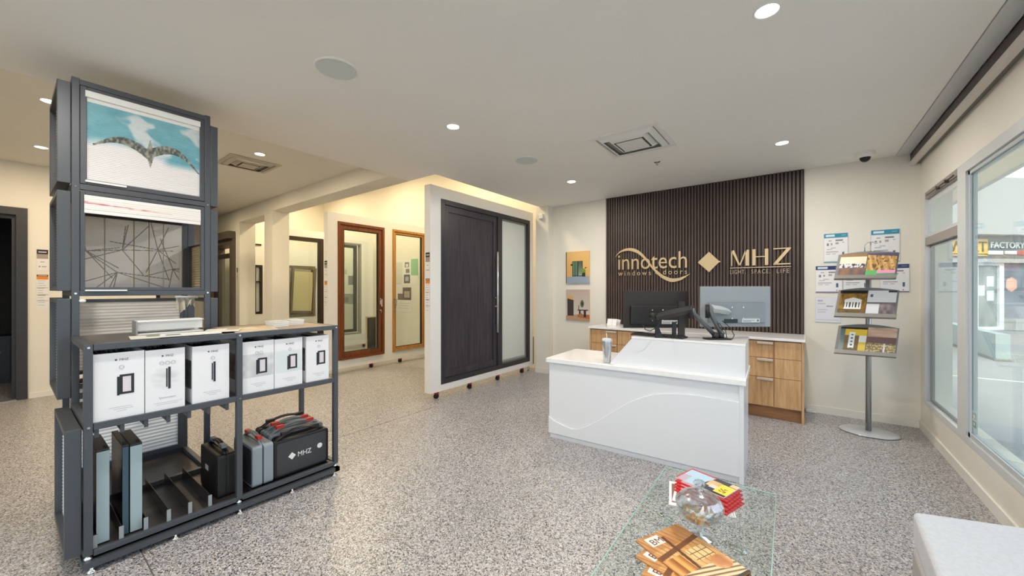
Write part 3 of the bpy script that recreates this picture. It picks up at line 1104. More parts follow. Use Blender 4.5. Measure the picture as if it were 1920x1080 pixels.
# pen cup behind the shelf end
t = thing('pen_cup', 'black pen cup with pens behind the slanted shelf end', 'cup', (-1.40, 3.72, .72))
MB().lathe([(.03, 0), (.034, .10), (.031, .10), (.028, .005), (0, .005)], seg=20).build('cup', M_BLACK, t)
MB().tube([(-.012, 0, .02), (-.02, .0, .17)], .0045, 8).build('pen', mat('blue plastic', (40, 80, 170), .4), t, label='blue pen')
MB().tube([(.01, .0, .02), (.005, .01, .19)], .0045, 8).build('pen', mat('teal plastic', (90, 140, 160), .4), t, label='teal pen')
MB().tube([(.015, -.01, .02), (.05, -.01, .24)], .006, 8).build('pen', M_BLACK, t, label='black marker')
MB().tube([(.05, -.01, .24), (.054, -.01, .26)], .008, 8).build('pen_cap', M_WHITE, t, label='white cap')

# monitors (backs to the camera)
CR = math.radians(36.98)
def monitor(x, y, zc, w_, h_, rz, m, mb_, label):
    t = thing('monitor', label, 'monitor', (x, y, zc), rz, 'monitors on the desk arms')
    MB().box(-w_ / 2, w_ / 2, 0, .018, -h_ / 2, h_ / 2).build('back_shell', m, t, bevel=.004)
    MB().box(-w_ / 2 + .012, w_ / 2 - .012, .018, .0195, -h_ / 2 + .012, h_ / 2 - .012).build('screen', M_BLACKG, t)
    MB().box(-w_ * .40, w_ * .40, -.03, 0, -h_ * .40, h_ * .10).build('rear_housing', mb_, t, bevel=.006)
    for sx in (-1, 1):
        for sz in (-1, 1):
            MB().cyl((sx * .05, -.036, -.055 + sz * .05), .0065, .007, 'y', 12).build('screw', M_CHROME, t)
    printed('rating_label', (.04, -.0310, -h_ * .385), (w_ * .25, 0, 0), (0, 0, .035), rects((206, 208, 208), [(.05, .2, .5, .3, (140, 140, 140)), (.05, .5, .7, .62, (150, 150, 150)), (.85, .3, .95, .7, (90, 90, 90))]), 30, 10, t, world=False)
    MB().box(-.12, .0, -.034, -.028, -h_ * .40, -h_ * .30).box(-w_ * .36, -w_ * .30, -.034, -.028, -h_ * .36, -h_ * .30).build('port_recess', M_BLACK, t)
    return t


m1 = mat('black monitor shell', (42, 35, 32), .5)
m2 = mat('silver blue monitor shell', (150, 154, 158), .4)
monitor(-1.105, 3.775, 1.305, .630, .358, CR, m1, mat('black monitor housing', (34, 29, 28), .5), 'black monitor on an arm above the desk shelf')
monitor(-.465, 3.972, 1.342, .632, .365, CR, m2, mat('silver blue monitor housing', (134, 139, 144), .42), 'silver grey monitor lit by the window')

# monitor arms
ex, ey = math.cos(CR), math.sin(CR)       # along the picture's horizontal
fx, fy = -math.sin(CR), math.cos(CR)      # away from the camera
def arm_pt(dx, dy, z, base=(-.565, 3.66)):
    return (base[0] + ex * dx + fx * dy, base[1] + ey * dx + fy * dy, z)
t = thing('monitor_mount', 'black twin joint monitor arm holding the black monitor', 'monitor arm', arm_pt(0, 0, 1.07))
MB().box(-.10, .10, -.045, .045, 0, .012).build('base_plate', M_BLACK, t).rotation_euler = (0, 0, CR)
MB().tube([arm_pt(-.015, 0, 1.07), arm_pt(-.015, 0, 1.13)], .026, 16).build('base_post', M_BLACK, t, True)
MB().tube([arm_pt(-.01, .01, 1.10), arm_pt(-.20, .0, 1.29), arm_pt(-.215, .0, 1.335)], [.022, .024, .022], 12, flat=.8).build('lower_arm', mat('dark grey metal', (92, 96, 98), .4, metal=.3), t, True)
MB().tube([arm_pt(-.222, 0, 1.25), arm_pt(-.222, 0, 1.36)], .021, 14).build('elbow', M_BLACK, t, True)
MB().tube([arm_pt(-.23, 0, 1.325), arm_pt(-.40, .03, 1.285), arm_pt(-.50, .06, 1.255)], [.034, .034, .027], 4, flat=1.0).build('upper_arm', mat('charcoal metal', (44, 42, 43), .45), t, True)
MB().tube([arm_pt(-.50, .05, 1.262), arm_pt(-.52, .10, 1.262)], .03, 14).build('mount_head', M_BLACK, t, True)
MB().tube([arm_pt(-.62, .04, 1.19), arm_pt(-.60, .03, 1.15), arm_pt(-.56, .02, 1.14), arm_pt(-.50, .02, 1.18), arm_pt(-.47, .03, 1.24)], .004, 6).build('cable', M_BLACK, t, True)

t = thing('monitor_mount', 'black monitor arm with light upper link holding the silver monitor', 'monitor arm', arm_pt(.06, .03, 1.07))
MB().tube([arm_pt(.045, .02, 1.07), arm_pt(.045, .02, 1.12)], .024, 16).build('base_post', M_BLACK, t, True)
MB().tube([arm_pt(.05, .02, 1.10), arm_pt(-.02, .03, 1.25), arm_pt(-.045, .04, 1.34)], [.02, .024, .022], 12, flat=.8).build('lower_arm', MATS['dark grey metal'], t, True)
MB().tube([arm_pt(-.062, .04, 1.25), arm_pt(-.062, .04, 1.365)], .018, 14).build('elbow', M_BLACK, t, True)
MB().tube([arm_pt(-.03, .04, 1.333), arm_pt(.08, .09, 1.318), arm_pt(.185, .15, 1.295)], [.032, .032, .028], 4, flat=1.0).build('upper_arm', mat('pale grey metal', (188, 192, 194), .35, metal=.3), t, True)
MB().tube([arm_pt(.18, .15, 1.30), arm_pt(.19, .21, 1.30)], .03, 14).build('mount_head', M_GREYP, t, True)
MB().tube([arm_pt(.11, .12, 1.22), arm_pt(.16, .08, 1.16), arm_pt(.17, .04, 1.10), arm_pt(.13, .0, 1.075), arm_pt(.04, -.02, 1.085)], .0035, 6).tube([arm_pt(.0, .02, 1.24), arm_pt(.02, -.01, 1.17), arm_pt(.06, -.01, 1.12)], .003, 6).tube([arm_pt(.07, .1, 1.2), arm_pt(.10, .05, 1.14), arm_pt(.10, .03, 1.08)], .003, 6).build('cable', M_BLACK, t, True)

t = thing('keyboard', 'black computer keyboard on the raised desk shelf', 'keyboard', (-1.03, 3.555, 1.071), math.radians(-3.5))
MB().box(-.235, .235, -.045, .09, 0, .012).build('case', M_BLACK, t, bevel=.004)
kb = MB()
for r_ in range(5):
    for q in range(15):
        kb.box(-.222 + q * .0298, -.222 + q * .0298 + .024, -.036 + r_ * .024, -.036 + r_ * .024 + .019, .012, .02)
o = kb.build('keys', mat('key caps', (40, 40, 43), .5), t)
o['kind'] = 'stuff'
t = thing('monitor_stand', 'black metal stand feet behind the keyboard under the black monitor', 'stand', arm_pt(-.36, .10, 1.071))
MB().prism([(-.13, 0), (-.06, 0), (-.10, .10), (-.13, .10)], 'y', .0, .012).build('foot', M_BLACK, t).rotation_euler = (0, 0, CR)
MB().box(.02, .055, 0, .012, 0, .14).build('foot', M_BLACK, t).rotation_euler = (0, 0, CR)
MB().box(.075, .13, 0, .02, 0, .32).build('upright', m1, t).rotation_euler = (0, 0, CR)

# ================================================================ DISPLAY PANELS ON CASTERS
def panel_body(t, xf, y0, y1, z0, z1, openings, th=.115):
    """panel with its face at xf towards +x; openings: (ya, yb, za, zb)"""
    mb = MB()
    ys = sorted(openings)
    y = y0
    for (ya, yb, za, zb_) in ys:
        mb.box(xf - th, xf, y, ya, z0, z1)
        mb.box(xf - th, xf, ya, yb, z0, za)
        mb.box(xf - th, xf, ya, yb, zb_, z1)
        y = yb
    mb.box(xf - th, xf, y, y1, z0, z1)
    return mb.build('panel', M_PANEL, t, True)


def frame_box(y0, y1, z0, z1, w_, xa, xb):
    return MB().box(xa, xb, y0, y0 + w_, z0, z1).box(xa, xb, y1 - w_, y1, z0, z1).box(xa, xb, y0 + w_, y1 - w_, z0, z0 + w_).box(xa, xb, y0 + w_, y1 - w_, z1 - w_, z1)


def casters(t, x, ys, z=.1):
    for y in ys:
        c_ = MB().box(x - .028, x + .028, y - .03, y + .03, z - .03, z).build('caster', M_RED, t, True, bevel=.008)
        MB().cyl((x - .02, y, .032), .032, .018, 'x', 18).cyl((x + .004, y, .032), .032, .018, 'x', 18).build('wheel', M_BLACK, c_, True)
        MB().box(x - .012, x + .012, y + .025, y + .05, .05, .062).build('brake', M_RED, c_, True)


def signs(axis, a0, a1, p, label, z_=0):
    """pair of narrow paper signs; axis 'y': on a face looking to -y at y=p, spanning x a0..a1; 'x': on a face looking to +x at x=p spanning y"""
    def place(nm, z0, z1, L, lab):
        if axis == 'y':
            o = printed(nm, (a0, p - .003, z0), (a1 - a0, 0, 0), (0, 0, z1 - z0), rects((228, 226, 226), L), 24, 90)
        else:
            o = printed(nm, (p + .003, a0, z0), (0, a1 - a0, 0), (0, 0, z1 - z0), rects((228, 226, 226), L), 24, 90)
        tag(o, lab, 'sign')
    G = (150, 150, 154)
    place('product_sign', 1.70 + z_, 1.99 + z_, [(0, .78, 1, 1, (30, 30, 32)), (.15, .86, .85, .91, (220, 220, 220)), (0, .56, 1, .78, (160, 148, 138)), (.3, .40, .7, .43, G), (.2, .16, .32, .2, (60, 56, 56)), (.42, .16, .85, .2, G)], 'black topped sign, the upper of two, ' + label)
    L = [(0, .95, 1, 1, (46, 36, 28)), (0, .86, 1, .95, (226, 130, 40)), (.1, .965, .9, .985, (200, 180, 150))]
    for q in range(11):
        zz = .82 - q * .07
        L.append((.12, zz, .5 + .4 * hsh(q, 3), zz + .012, G))
    L += [(0, .62, 1, .63, (120, 120, 126)), (0, .42, 1, .43, (120, 120, 126)), (0, .24, 1, .25, (120, 120, 126))]
    place('price_sign', 1.157 + z_, 1.64 + z_, L, 'orange headed sheet, the lower of two, ' + label)


# dark door display
XF = -3.93
t = thing('door_display_panel', 'white rolling display panel holding the dark grained entrance door and sidelight', 'display panel', (XF, 4.65, 0), 0, 'rolling display panels')
panel_body(t, XF, 3.41, 5.86, .1, 2.90, [(3.60, 5.755, .19, 2.742)])
casters(t, XF - .055, (3.56, 4.22, 4.89, 5.58))
frame_box(3.60, 5.755, .19, 2.742, .07, XF - .09, XF + .006).build('door_frame', M_DARKFR, t, True, bevel=.003)
MB().box(XF - .09, XF + .006, 4.835, 4.945, .26, 2.672).build('mullion', M_DARKFR, t, True, bevel=.003)
leaf = MB().box(XF - .07, XF - .018, 3.672, 3.76, .262, 2.67).box(XF - .07, XF - .018, 4.745, 4.833, .262, 2.67).box(XF - .07, XF - .018, 3.76, 4.745, .262, .36).box(XF - .07, XF - .018, 3.76, 4.745, 2.58, 2.67).build('door_leaf', M_DARKDOOR, t, True, bevel=.002)
MB().box(XF - .06, XF - .034, 3.76, 4.745, .36, 2.58).build('door_panel', M_DARKDOOR, leaf, True)
h = MB().tube([(XF + .035, 4.79, .80), (XF + .035, 4.79, 2.10)], .014, 16)
h.build('pull_handle', mat('polished steel bar', (236, 236, 232), .18, metal=.6), leaf, True, label='long polished steel bar handle')
MB().cyl((XF - .02, 4.79, .95), .008, .055, 'x', 10).cyl((XF - .02, 4.79, 1.95), .008, .055, 'x', 10).build('handle_post', M_CHROME, leaf, True)
MB().cyl((XF - .02, 4.80, 1.22), .014, .01, 'x', 14).cyl((XF - .02, 4.80, 1.36), .010, .01, 'x', 14).build('lock', M_CHROME, leaf, True)
frame_box(4.945, 5.685, .26, 2.672, .03, XF - .075, XF - .03).build('sidelight_bead', mat('grey bead', (120, 120, 112), .4), t, True)
MB().box(XF - .05, XF - .044, 4.975, 5.655, .29, 2.642).build('frosted_pane', M_FROST, t, True)
MB().box(XF - .043, XF - .03, 4.975, 5.655, .29, .315).build('bottom_rail', M_ALU, t, True)
MB().box(XF - .02, XF - .01, 5.862, 5.875, 2.45, 2.875).box(XF - .02, XF - .01, 5.66, 5.862, 2.875, 2.885).box(XF - .03, XF, 5.862, 5.885, .12, .62).build('hinge_bracket', M_BLACK, t, True)
MB().cyl((XF - .06, 5.79, 0), .018, .1, 'z', 12).build('levelling_foot', M_CHROME, t, True)
signs('y', XF - .09, XF - .008, 3.41, 'on the edge of the dark door panel')

# brown and golden oak windows display
XF = -6.50
t = thing('door_display_panel', 'white rolling display panel holding the red brown and golden oak glazed doors', 'display panel', (XF, 4.6, 0), 0, 'rolling display panels')
panel_body(t, XF, 3.35, 5.86, .09, 2.84, [(3.53, 4.48, .235, 2.70), (4.66, 5.51, .235, 2.70)])
casters(t, XF - .055, (3.50, 4.22, 4.88, 5.62), .09)
for (ya, yb, m_, g, lb, hy, inner) in ((3.53, 4.48, M_BROWN, .05, 'red brown', 4.33, .115), (4.66, 5.51, M_OAKFR, .045, 'golden oak', 4.73, .085)):
    fr = frame_box(ya, yb, .235, 2.70, g, XF - .1, XF + .008).build('door_frame', m_, t, True, bevel=.003, label=lb + ' outer frame')
    la, lb_ = ya + g, yb - g
    lf = frame_box(la, lb_, .235 + g, 2.70 - g, inner - .04, XF - .08, XF - .012).build('door_leaf', m_, t, True, bevel=.004, label=lb + ' door leaf')
    q = inner - .04
    frame_box(la + q, lb_ - q, .235 + g + q, 2.70 - g - q, .01, XF - .07, XF - .02).build('gasket', M_BLACK, lf, True)
    MB().box(XF - .048, XF - .042, la + q + .01, lb_ - q - .01, .235 + g + q + .01, 2.70 - g - q - .01).build('pane', M_GLASS, lf, True)
    hy2 = (lb_ - q / 2) if hy < 4.5 else (la + q / 2)
    MB().box(XF - .012, XF + .0, hy2 - .014, hy2 + .014, 1.20, 1.32).box(XF, XF + .04, hy2 - .01, hy2 + .01, 1.285, 1.305).box(XF + .03, XF + .045, hy2 - .012, hy2 + .012, 1.16, 1.305).build('handle', M_CHROME if hy < 4.5 else M_ALU, lf, True, bevel=.003)
    MB().cyl((XF - .012, hy2, 1.09), .016, .018, 'x', 14).box(XF, XF + .03, hy2 - .006, hy2 + .006, 1.04, 1.08).build('lock', M_CHROME if hy < 4.5 else M_ALU, lf, True)
MB().box(XF - .02, XF + .03, 3.58, 4.43, .237, .262).build('threshold', M_BROWNH, t, True, label='brown threshold board')
MB().box(XF - .01, XF + .02, 4.71, 5.46, .24, .258).build('threshold', M_ALU, t, True, label='aluminium threshold strip')
signs('y', XF - .10, XF - .015, 3.35, 'on the edge of the brown door panel')

# third panel with a tall dark frame, fourth one behind it
XF = -9.0
t = thing('door_display_panel', 'white rolling display panel with a very large dark brown framed opening', 'display panel', (XF, 4.6, 0), 0, 'rolling display panels')
panel_body(t, XF, 3.40, 5.86, .09, 2.84, [(3.44, 4.54, .12, 2.68), (4.84, 5.52, .36, 2.66)])
casters(t, XF - .055, (3.50, 4.22, 4.88, 5.62), .09)
frame_box(3.44, 4.54, .12, 2.68, .085, XF - .12, XF + .01).build('door_frame', mat('dark brown frame', (44, 28, 20), .4), t, True, label='dark brown frame')
MB().box(XF - .06, XF - .054, 3.525, 4.455, .205, 2.595).build('pane', M_GLASS, t, True)
frame_box(4.84, 5.52, .36, 2.66, .035, XF - .115, XF + .004).build('reveal', mat('grey reveal', (148, 144, 140), .5), t, True)
frame_box(4.875, 5.42, .42, 2.61, .07, XF - .1, XF - .04).build('window_frame', M_DARKFR, t, True)
MB().box(XF - .075, XF - .07, 4.945, 5.35, .49, 2.54).build('pane', M_GLASS, t, True)
XF = -11.5
t = thing('window_display_panel', 'white rolling display panel with a grey brown tilted window seen through the dark frame', 'display panel', (XF, 4.6, 0), 0, 'rolling display panels')
panel_body(t, XF, 3.45, 5.86, .09, 2.70, [(3.96, 4.16, .84, 2.14), (4.70, 5.56, .70, 2.17)])
casters(t, XF - .055, (3.55, 4.6, 5.62), .09)
frame_box(3.96, 4.16, .84, 2.14, .05, XF - .1, XF + .01).box(XF - .08, XF, 4.0, 4.12, 1.68, 1.71).build('window_frame', mat('black brown frame', (28, 20, 18), .4), t, True, label='narrow dark window')
MB().box(XF - .06, XF - .055, 4.01, 4.11, .9, 2.09).build('pane', M_FROST, t, True)
frame_box(4.70, 5.56, .70, 2.17, .08, XF - .1, XF + .01).build('window_frame', mat('grey brown frame', (104, 94, 76), .45), t, True, label='grey brown window frame')
lf = frame_box(4.78, 5.46, .78, 2.10, .06, XF - .03, XF + .03).build('tilted_sash', MATS['grey brown frame'], t, True)
lf.rotation_euler = (math.radians(-3), 0, 0)
lf.location = (0, .02, .06)
MB().box(XF - .003, XF + .003, 4.84, 5.40, .84, 2.04).build('pane', mat('dull mirror glass', (196, 188, 150), .3), lf, True)
MB().box(XF - .02, XF + .02, 3.95, 4.13, 2.66, 2.70).build('top_bar', M_BLACK, t, True)
b = MB().box(XL, XL + .03, 3.34, 6.06, 2.42, 2.47)
struct('trim_6', b, M_TRIM)

# posters on the far wall seen through the golden oak door
def poster(nm, x0, x1, z0, z1, L, label):
    o = printed(nm, (x0, 6.055, z0), (x1 - x0, 0, 0), (0, 0, z1 - z0), rects((228, 226, 222), L), 50, 50)
    tag(o, label, 'poster', 'posters on the far showroom wall')
poster('wall_poster', -8.35, -7.42, 1.60, 2.24, [(.05, .1, .35, .9, (214, 212, 206)), (.72, .38, 1, 1, (140, 186, 150)), (.42, .08, .66, .40, (84, 84, 92)), (.47, .16, .60, .32, (170, 176, 184)), (.45, .70, .62, .88, (110, 106, 110)), (.49, .72, .58, .82, (220, 220, 220)), (.50, .48, .64, .62, (120, 116, 120)), (.05, .05, .3, .07, (160, 160, 160))], 'upper poster with a green block seen through the golden oak door')
poster('wall_poster', -8.25, -7.65, .92, 1.54, [(.40, .50, .95, 1, (96, 82, 84)), (.5, .6, .85, .85, (176, 160, 150)), (.05, .50, .38, .74, (120, 100, 92)), (.1, .25, .8, .27, (190, 190, 190)), (.1, .35, .9, .37, (190, 190, 190)), (.1, .15, .8, .17, (190, 190, 190))], 'lower poster with brown photographs seen through the golden oak door')
poster('wall_poster', -11.0, -10.1, 1.56, 2.2, [(.5, .1, .8, .5, (120, 120, 124)), (.1, .6, .4, .8, (190, 190, 188))], 'upper pale poster seen through the red brown door')
poster('wall_poster', -10.9, -10.2, 1.02, 1.50, [(.0, .1, 1, .7, (150, 152, 152)), (.2, .2, .5, .5, (110, 112, 112))], 'lower grey poster seen through the red brown door')

# small mesh sample frame on the floor beyond the brown door
t = thing('mesh_screen_sample', 'small pale framed black mesh screen standing on the showroom floor', 'screen sample', (-8.2, 5.3, 0))
frame_box(5.15, 5.45, .05, .85, .03, -8.23, -8.2).build('frame', mat('pale timber', (214, 196, 160), .5), t, True)
MB().box(-8.22, -8.215, 5.18, 5.42, .08, .82).build('mesh', M_BLACK, t, True)
MB().box(-8.3, -8.13, 5.17, 5.2, 0, .05).box(-8.3, -8.13, 5.4, 5.43, 0, .05).build('foot', M_BLACK, t, True)

# big sliding door exhibit left of the column
t = thing('sliding_door_exhibit', 'dark framed sliding glass door with a boxed header set in the cream wall', 'door display', (-10.7, 3.04, 0))
MB().box(-11.65, -9.84, 2.90, 3.03, 2.60, 2.76).build('header_box', mat('taupe header', (92, 82, 74), .45), t, True, bevel=.004)
MB().box(-10.02, -9.84, 2.98, 3.34, 0, 2.60).box(-11.7, -11.55, 2.98, 3.34, 0, 2.6).box(-11.55, -10.02, 2.98, 3.34, 2.5, 2.6).build('outer_frame', MATS['taupe header'], t, True)
MB().box(-10.28, -10.05, 3.10, 3.16, .02, 2.32).box(-11.5, -11.36, 3.10, 3.16, .02, 2.32).box(-11.36, -10.28, 3.10, 3.16, 2.22, 2.32).box(-11.36, -10.28, 3.10, 3.16, .02, .12).build('door_leaf', mat('near black frame', (34, 26, 22), .4), t, True)
MB().box(-11.36, -10.28, 3.128, 3.134, .12, 2.22).build('pane', M_GLASS, t, True)
printed('small_sign', (-9.77, 3.036, 1.66), (.05, 0, 0), (0, 0, .3), rects((222, 216, 200), [(0, .7, 1, 1, (60, 54, 50)), (.2, .3, .8, .35, (150, 140, 130))]), 8, 20)
tag(bpy.data.objects['small_sign'], 'small dark topped sign beside the sliding door exhibit', 'sign')

signs('x', .270, .372, -8.45, 'on the wall beside the dark doorway', .06)

# dark room beyond the doorway
t = thing('sideboard', 'dark sideboard inside the dark room seen through the doorway', 'sideboard', (-10.3, -.3, 0))
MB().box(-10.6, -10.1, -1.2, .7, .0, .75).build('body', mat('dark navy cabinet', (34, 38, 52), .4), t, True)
for y in (-1.18, -.55, .08):
    d = MB().box(-10.1, -10.085, y, y + .61, .05, .72).build('door', MATS['dark navy cabinet'], t, True, bevel=.002)
    MB().cyl((-10.085, y + .5, .5), .012, .02, 'x', 10).build('knob', M_CHROME, d, True)

# ================================================================ DISPLAY TOWER
T = thing('display_tower', 'tall anthracite display tower stacked with blinds, almost reaching the ceiling', 'display tower', (-3.98, .6, 0))
XFT, XBT = -3.655, -4.30
YA, YC = .254, .962
for x in (XFT, XBT):
    for y0 in (YA, YC - .034):
        xx = (x - .034, x) if x == XFT else (x, x + .034)
        MB().box(xx[0], xx[1], y0, y0 + .034, .085, 2.84).build('post', M_ANTH, T, True, bevel=.002)
for z in (2.80, 2.135, 1.455, .8, .10):
    mb = MB()
    for x0 in (XFT - .034, XBT):
        mb.box(x0, x0 + .034, YA + .034, YC - .034, z, z + .034)
    for y0 in (YA, YC - .034):
        mb.box(XBT + .034, XFT - .034, y0, y0 + .034, z, z + .034)
    mb.build('rail', M_ANTH, T, True, bevel=.002)
MB().box(XBT + .02, XFT - .001, YA + .026, YC - .012, .092, .102).build('shelf_board', M_ANTHD, T, True)
for (yy, zz) in ((YA + .017, 2.15), (YA + .017, 1.472), (YC - .017, 2.15), (YC - .017, 1.472)):
    MB().cyl((XFT, yy, zz), .006, .004, 'x', 10).build('bolt', M_CHROME, T, True)


def blind_frame(nm, x, y0, y1, z0, z1, label, w_=.022, m=M_ANTH, d=.03):
    t_ = thing(nm, label, 'blind sample', (x, (y0 + y1) / 2, z0), 0, 'blind samples in the display tower')
    frame_box(y0, y1, z0, z1, w_, x - d, x).build('frame', m, t_, True, bevel=.002)
    return t_


def pleats(n, amp=.0035):
    def f(u, v):
        q = v * n
        return amp * (abs((q % 1) - .5) * 2)
    return f


def paint_bird(u, v):
    if v > .90: return (236, 234, 232)
    u_ = u
    n = fbm(u * 4 + 1, v * 5, 11)
    sky = mixc((92, 158, 176), (146, 194, 204), n)
    band = .47 + .05 * math.sin(u * 5) - .06 * u
    cl = sm(.52, .66, fbm(u * 3.2 + v * 2.2, v * 4 - u * 1.6, 5))
    c = mixc(sky, (222, 222, 224), cl * .85)
    t0 = sm(band - .10 + .04 * vnoise(u * 7, 2), band + .06, v)
    if u > .62: t0 = max(t0, sm(.30, .42, v) * sm(.6, .72, u))
    c = mixc((228, 226, 228), c, t0)
    # wings and body of the bird
    cx, cy = .525, .50
    du = (u - cx) / .475
    top_ = cy + .085 + .10 * math.sin(PI * min(1, abs(du) * 1.05)) - .10 * abs(du) ** 2.2 - .09
    if du < 0:
        top_ += .06 * abs(du) - .02
    else:
        top_ -= .10 * abs(du) ** 3 - .02
    th = .105 * (1 - abs(du) ** 1.6) + .014
    inb = abs(du) < .99 and top_ - th < v < top_
    body = abs(u - cx) < .040 * (1 - abs(v - .45) / .18) and .27 < v < .63
    if inb or body:
        q = vnoise(u * 60, v * 34, 9)
        c = mixc((64, 72, 72), (176, 176, 162), q if inb else q * .6 + .35)
    return c


# front blinds
t = blind_frame('pleated_blind', -3.66, YA + .036, YC - .034, 2.175, 2.80, 'large pleated blind printed with a flying bird over blue clouds', w_=.03)
printed('blind_fabric', (-3.668, .312, 2.20), (0, .588, 0), (0, 0, .565), paint_bird, 150, 240, t, push=pleats(48, .003))
MB().box(-3.672, -3.650, .312, .900, 2.735, 2.775).build('head_rail', M_WHITE, t, True)
MB().box(-3.672, -3.648, .312, .50, 2.188, 2.20).build('bottom_bar', M_WHITE, t, True)
t = thing('pleated_blind', 'white raised blind with a red streak below the bird blind', 'blind sample', (-3.66, .6, 2.05), 0, 'blind samples in the display tower')
frame_box(YA + .036, YC - .034, 1.49, 2.13, .022, -3.69, -3.66).build('frame', M_ANTH, t, True, bevel=.002)
def paint_streak(u, v):
    c = (236, 232, 228)
    m_ = .60 - u * .28
    w_ = .10 * (1 - u) * (1 if u < .72 else 0)
    if abs(v - m_) < w_: c = mixc((196, 110, 118), (236, 220, 218), vnoise(u * 30, v * 6))
    return c
printed('blind_fabric', (-3.655, .308, 2.015), (0, .594, 0), (0, 0, .068), paint_streak, 80, 16, t, push=pleats(5, .002))
MB().box(-3.675, -3.657, .308, .902, 1.990, 2.015).box(-3.675, -3.656, .308, .902, 2.083, 2.105).build('rail', M_WHITE, t, True)
MB().box(-3.66, -3.63, .31, .50, 1.487, 1.496).build('bottom_bar', M_WHITE, t, True)
# panel curtain with drawn lines at the back
LN = []
rr = random.Random(3)
nodes = [(.38, .57), (.75, .60), (.33, .25), (.92, .32), (.04, .53)]
for nx_, ny_ in nodes:
    for k in range(7):
        a = rr.uniform(0, 2 * PI)
        LN.append((nx_, ny_, nx_ + math.cos(a) * rr.uniform(.25, .6), ny_ + math.sin(a) * rr.uniform(.25, .5)))
def paint_lines(u, v):
    c = (238, 234, 231)
    if v < .09: c = (224, 224, 228)
    for (a, b_, c_, d_) in LN:
        L2 = (c_ - a) ** 2 + (d_ - b_) ** 2
        s_ = ((u - a) * (c_ - a) + (v - b_) * (d_ - b_)) / L2
        if 0 < s_ < 1:
            px, py = a + s_ * (c_ - a), b_ + s_ * (d_ - b_)
            if (u - px) ** 2 + (v - py) ** 2 < .00003:
                return (140, 134, 128)
    for (a, b_) in nodes[:2]:
        if (u - a) ** 2 + (v - b_) ** 2 < .0002: return (245, 245, 245)
    return c
t = thing('panel_curtain', 'pale panel curtain drawn with crossing thin lines in the tower', 'curtain', (-4.24, .62, 1.48), 0, 'blind samples in the display tower')
yy = [.345, .462, .623, .712, .80, .905]
MB().box(-4.262, -4.258, .60, .73, 1.49, 2.06).build('backing_strip', mat('amber strip', (222, 196, 130), .5), t, True)
MB().box(-4.262, -4.259, .34, .60, 1.49, 2.06).box(-4.262, -4.259, .73, .92, 1.49, 2.06).build('lining', M_BLIND, t, True)
for k in range(5):
    a, b_ = yy[k] + .003, yy[k + 1] - .003
    u0, u1 = (a - .345) / .56, (b_ - .345) / .56
    printed('fabric_panel', (-4.25, a, 1.492), (0, b_ - a, 0), (0, 0, .553), (lambda u0, u1: lambda u, v: paint_lines(u0 + (u1 - u0) * u, v))(u0, u1), 60, 150, t)
MB().box(-4.262, -4.235, .33, .92, 2.045, 2.07).build('track', M_BLACK, t, True)

# white blind low behind the shelf top, and big white one below
for (z0, z1, mm, lb, wz) in ((.87, 1.425, M_BLIND, 'off white finely pleated blind behind the white cassette', .017), (.14, .80, M_BLINDW, 'bright white blind at the back of the lowest tower bay', .03)):
    t = blind_frame('pleated_blind', -4.235, YA + .036, YC - .034, z0, z1, lb, w_=wz + .006)
    fab = MB()
    n = 22
    for k in range(n):
        za, zc_ = z0 + wz + (z1 - z0 - 2 * wz) * k / n, z0 + wz + (z1 - z0 - 2 * wz) * (k + 1) / n
        zm = (za + zc_) / 2
        fab.quad((-4.250, .31, za), (-4.250, .905, za), (-4.245, .905, zm), (-4.245, .31, zm))
        fab.quad((-4.245, .31, zm), (-4.245, .905, zm), (-4.250, .905, zc_), (-4.250, .31, zc_))
    fab.build('blind_fabric', mm, t, True)
t = thing('cord_knob', 'small white round control knob at the tower post above the shelf', 'knob', (-3.65, .30, 1.425))
MB().lathe([(0, -.012), (.012, -.01), (.016, 0), (.012, .01), (0, .012)], seg=16).build('knob', M_WHITE, t)

# swing frames on both sides of the tower
def swing(y0, y1, z0, z1, x0, x1, label, fabric=None, fz=None, m=None):
    t_ = thing('swing_frame', label, 'display frame', ((x0 + x1) / 2, (y0 + y1) / 2, z0), 0, 'swing frames on the tower sides')
    m = m or M_ANTH
    w_ = .03
    mb = MB().box(x0, x0 + w_, y0, y1, z0, z1).box(x1 - w_, x1, y0, y1, z0, z1).box(x0 + w_, x1 - w_, y0, y1, z0, z0 + w_).box(x0 + w_, x1 - w_, y0, y1, z1 - w_, z1)
    mb.build('frame', m, t_, True, bevel=.003)
    if fabric:
        a, b_ = fz or (z0 + w_, z1 - w_)
        ym = (y0 + y1) / 2
        fab = MB()
        n = max(4, int((b_ - a) / .02))
        for k in range(n):
            za, zc_ = a + (b_ - a) * k / n, a + (b_ - a) * (k + 1) / n
            zm = (za + zc_) / 2
            fab.quad((x0 + w_, ym, za), (x1 - w_, ym, za), (x1 - w_, ym + .006, zm), (x0 + w_, ym + .006, zm))
            fab.quad((x0 + w_, ym + .006, zm), (x1 - w_, ym + .006, zm), (x1 - w_, ym, zc_), (x0 + w_, ym, zc_))
        fab.build('blind_fabric', fabric, t_, True)
    return t_


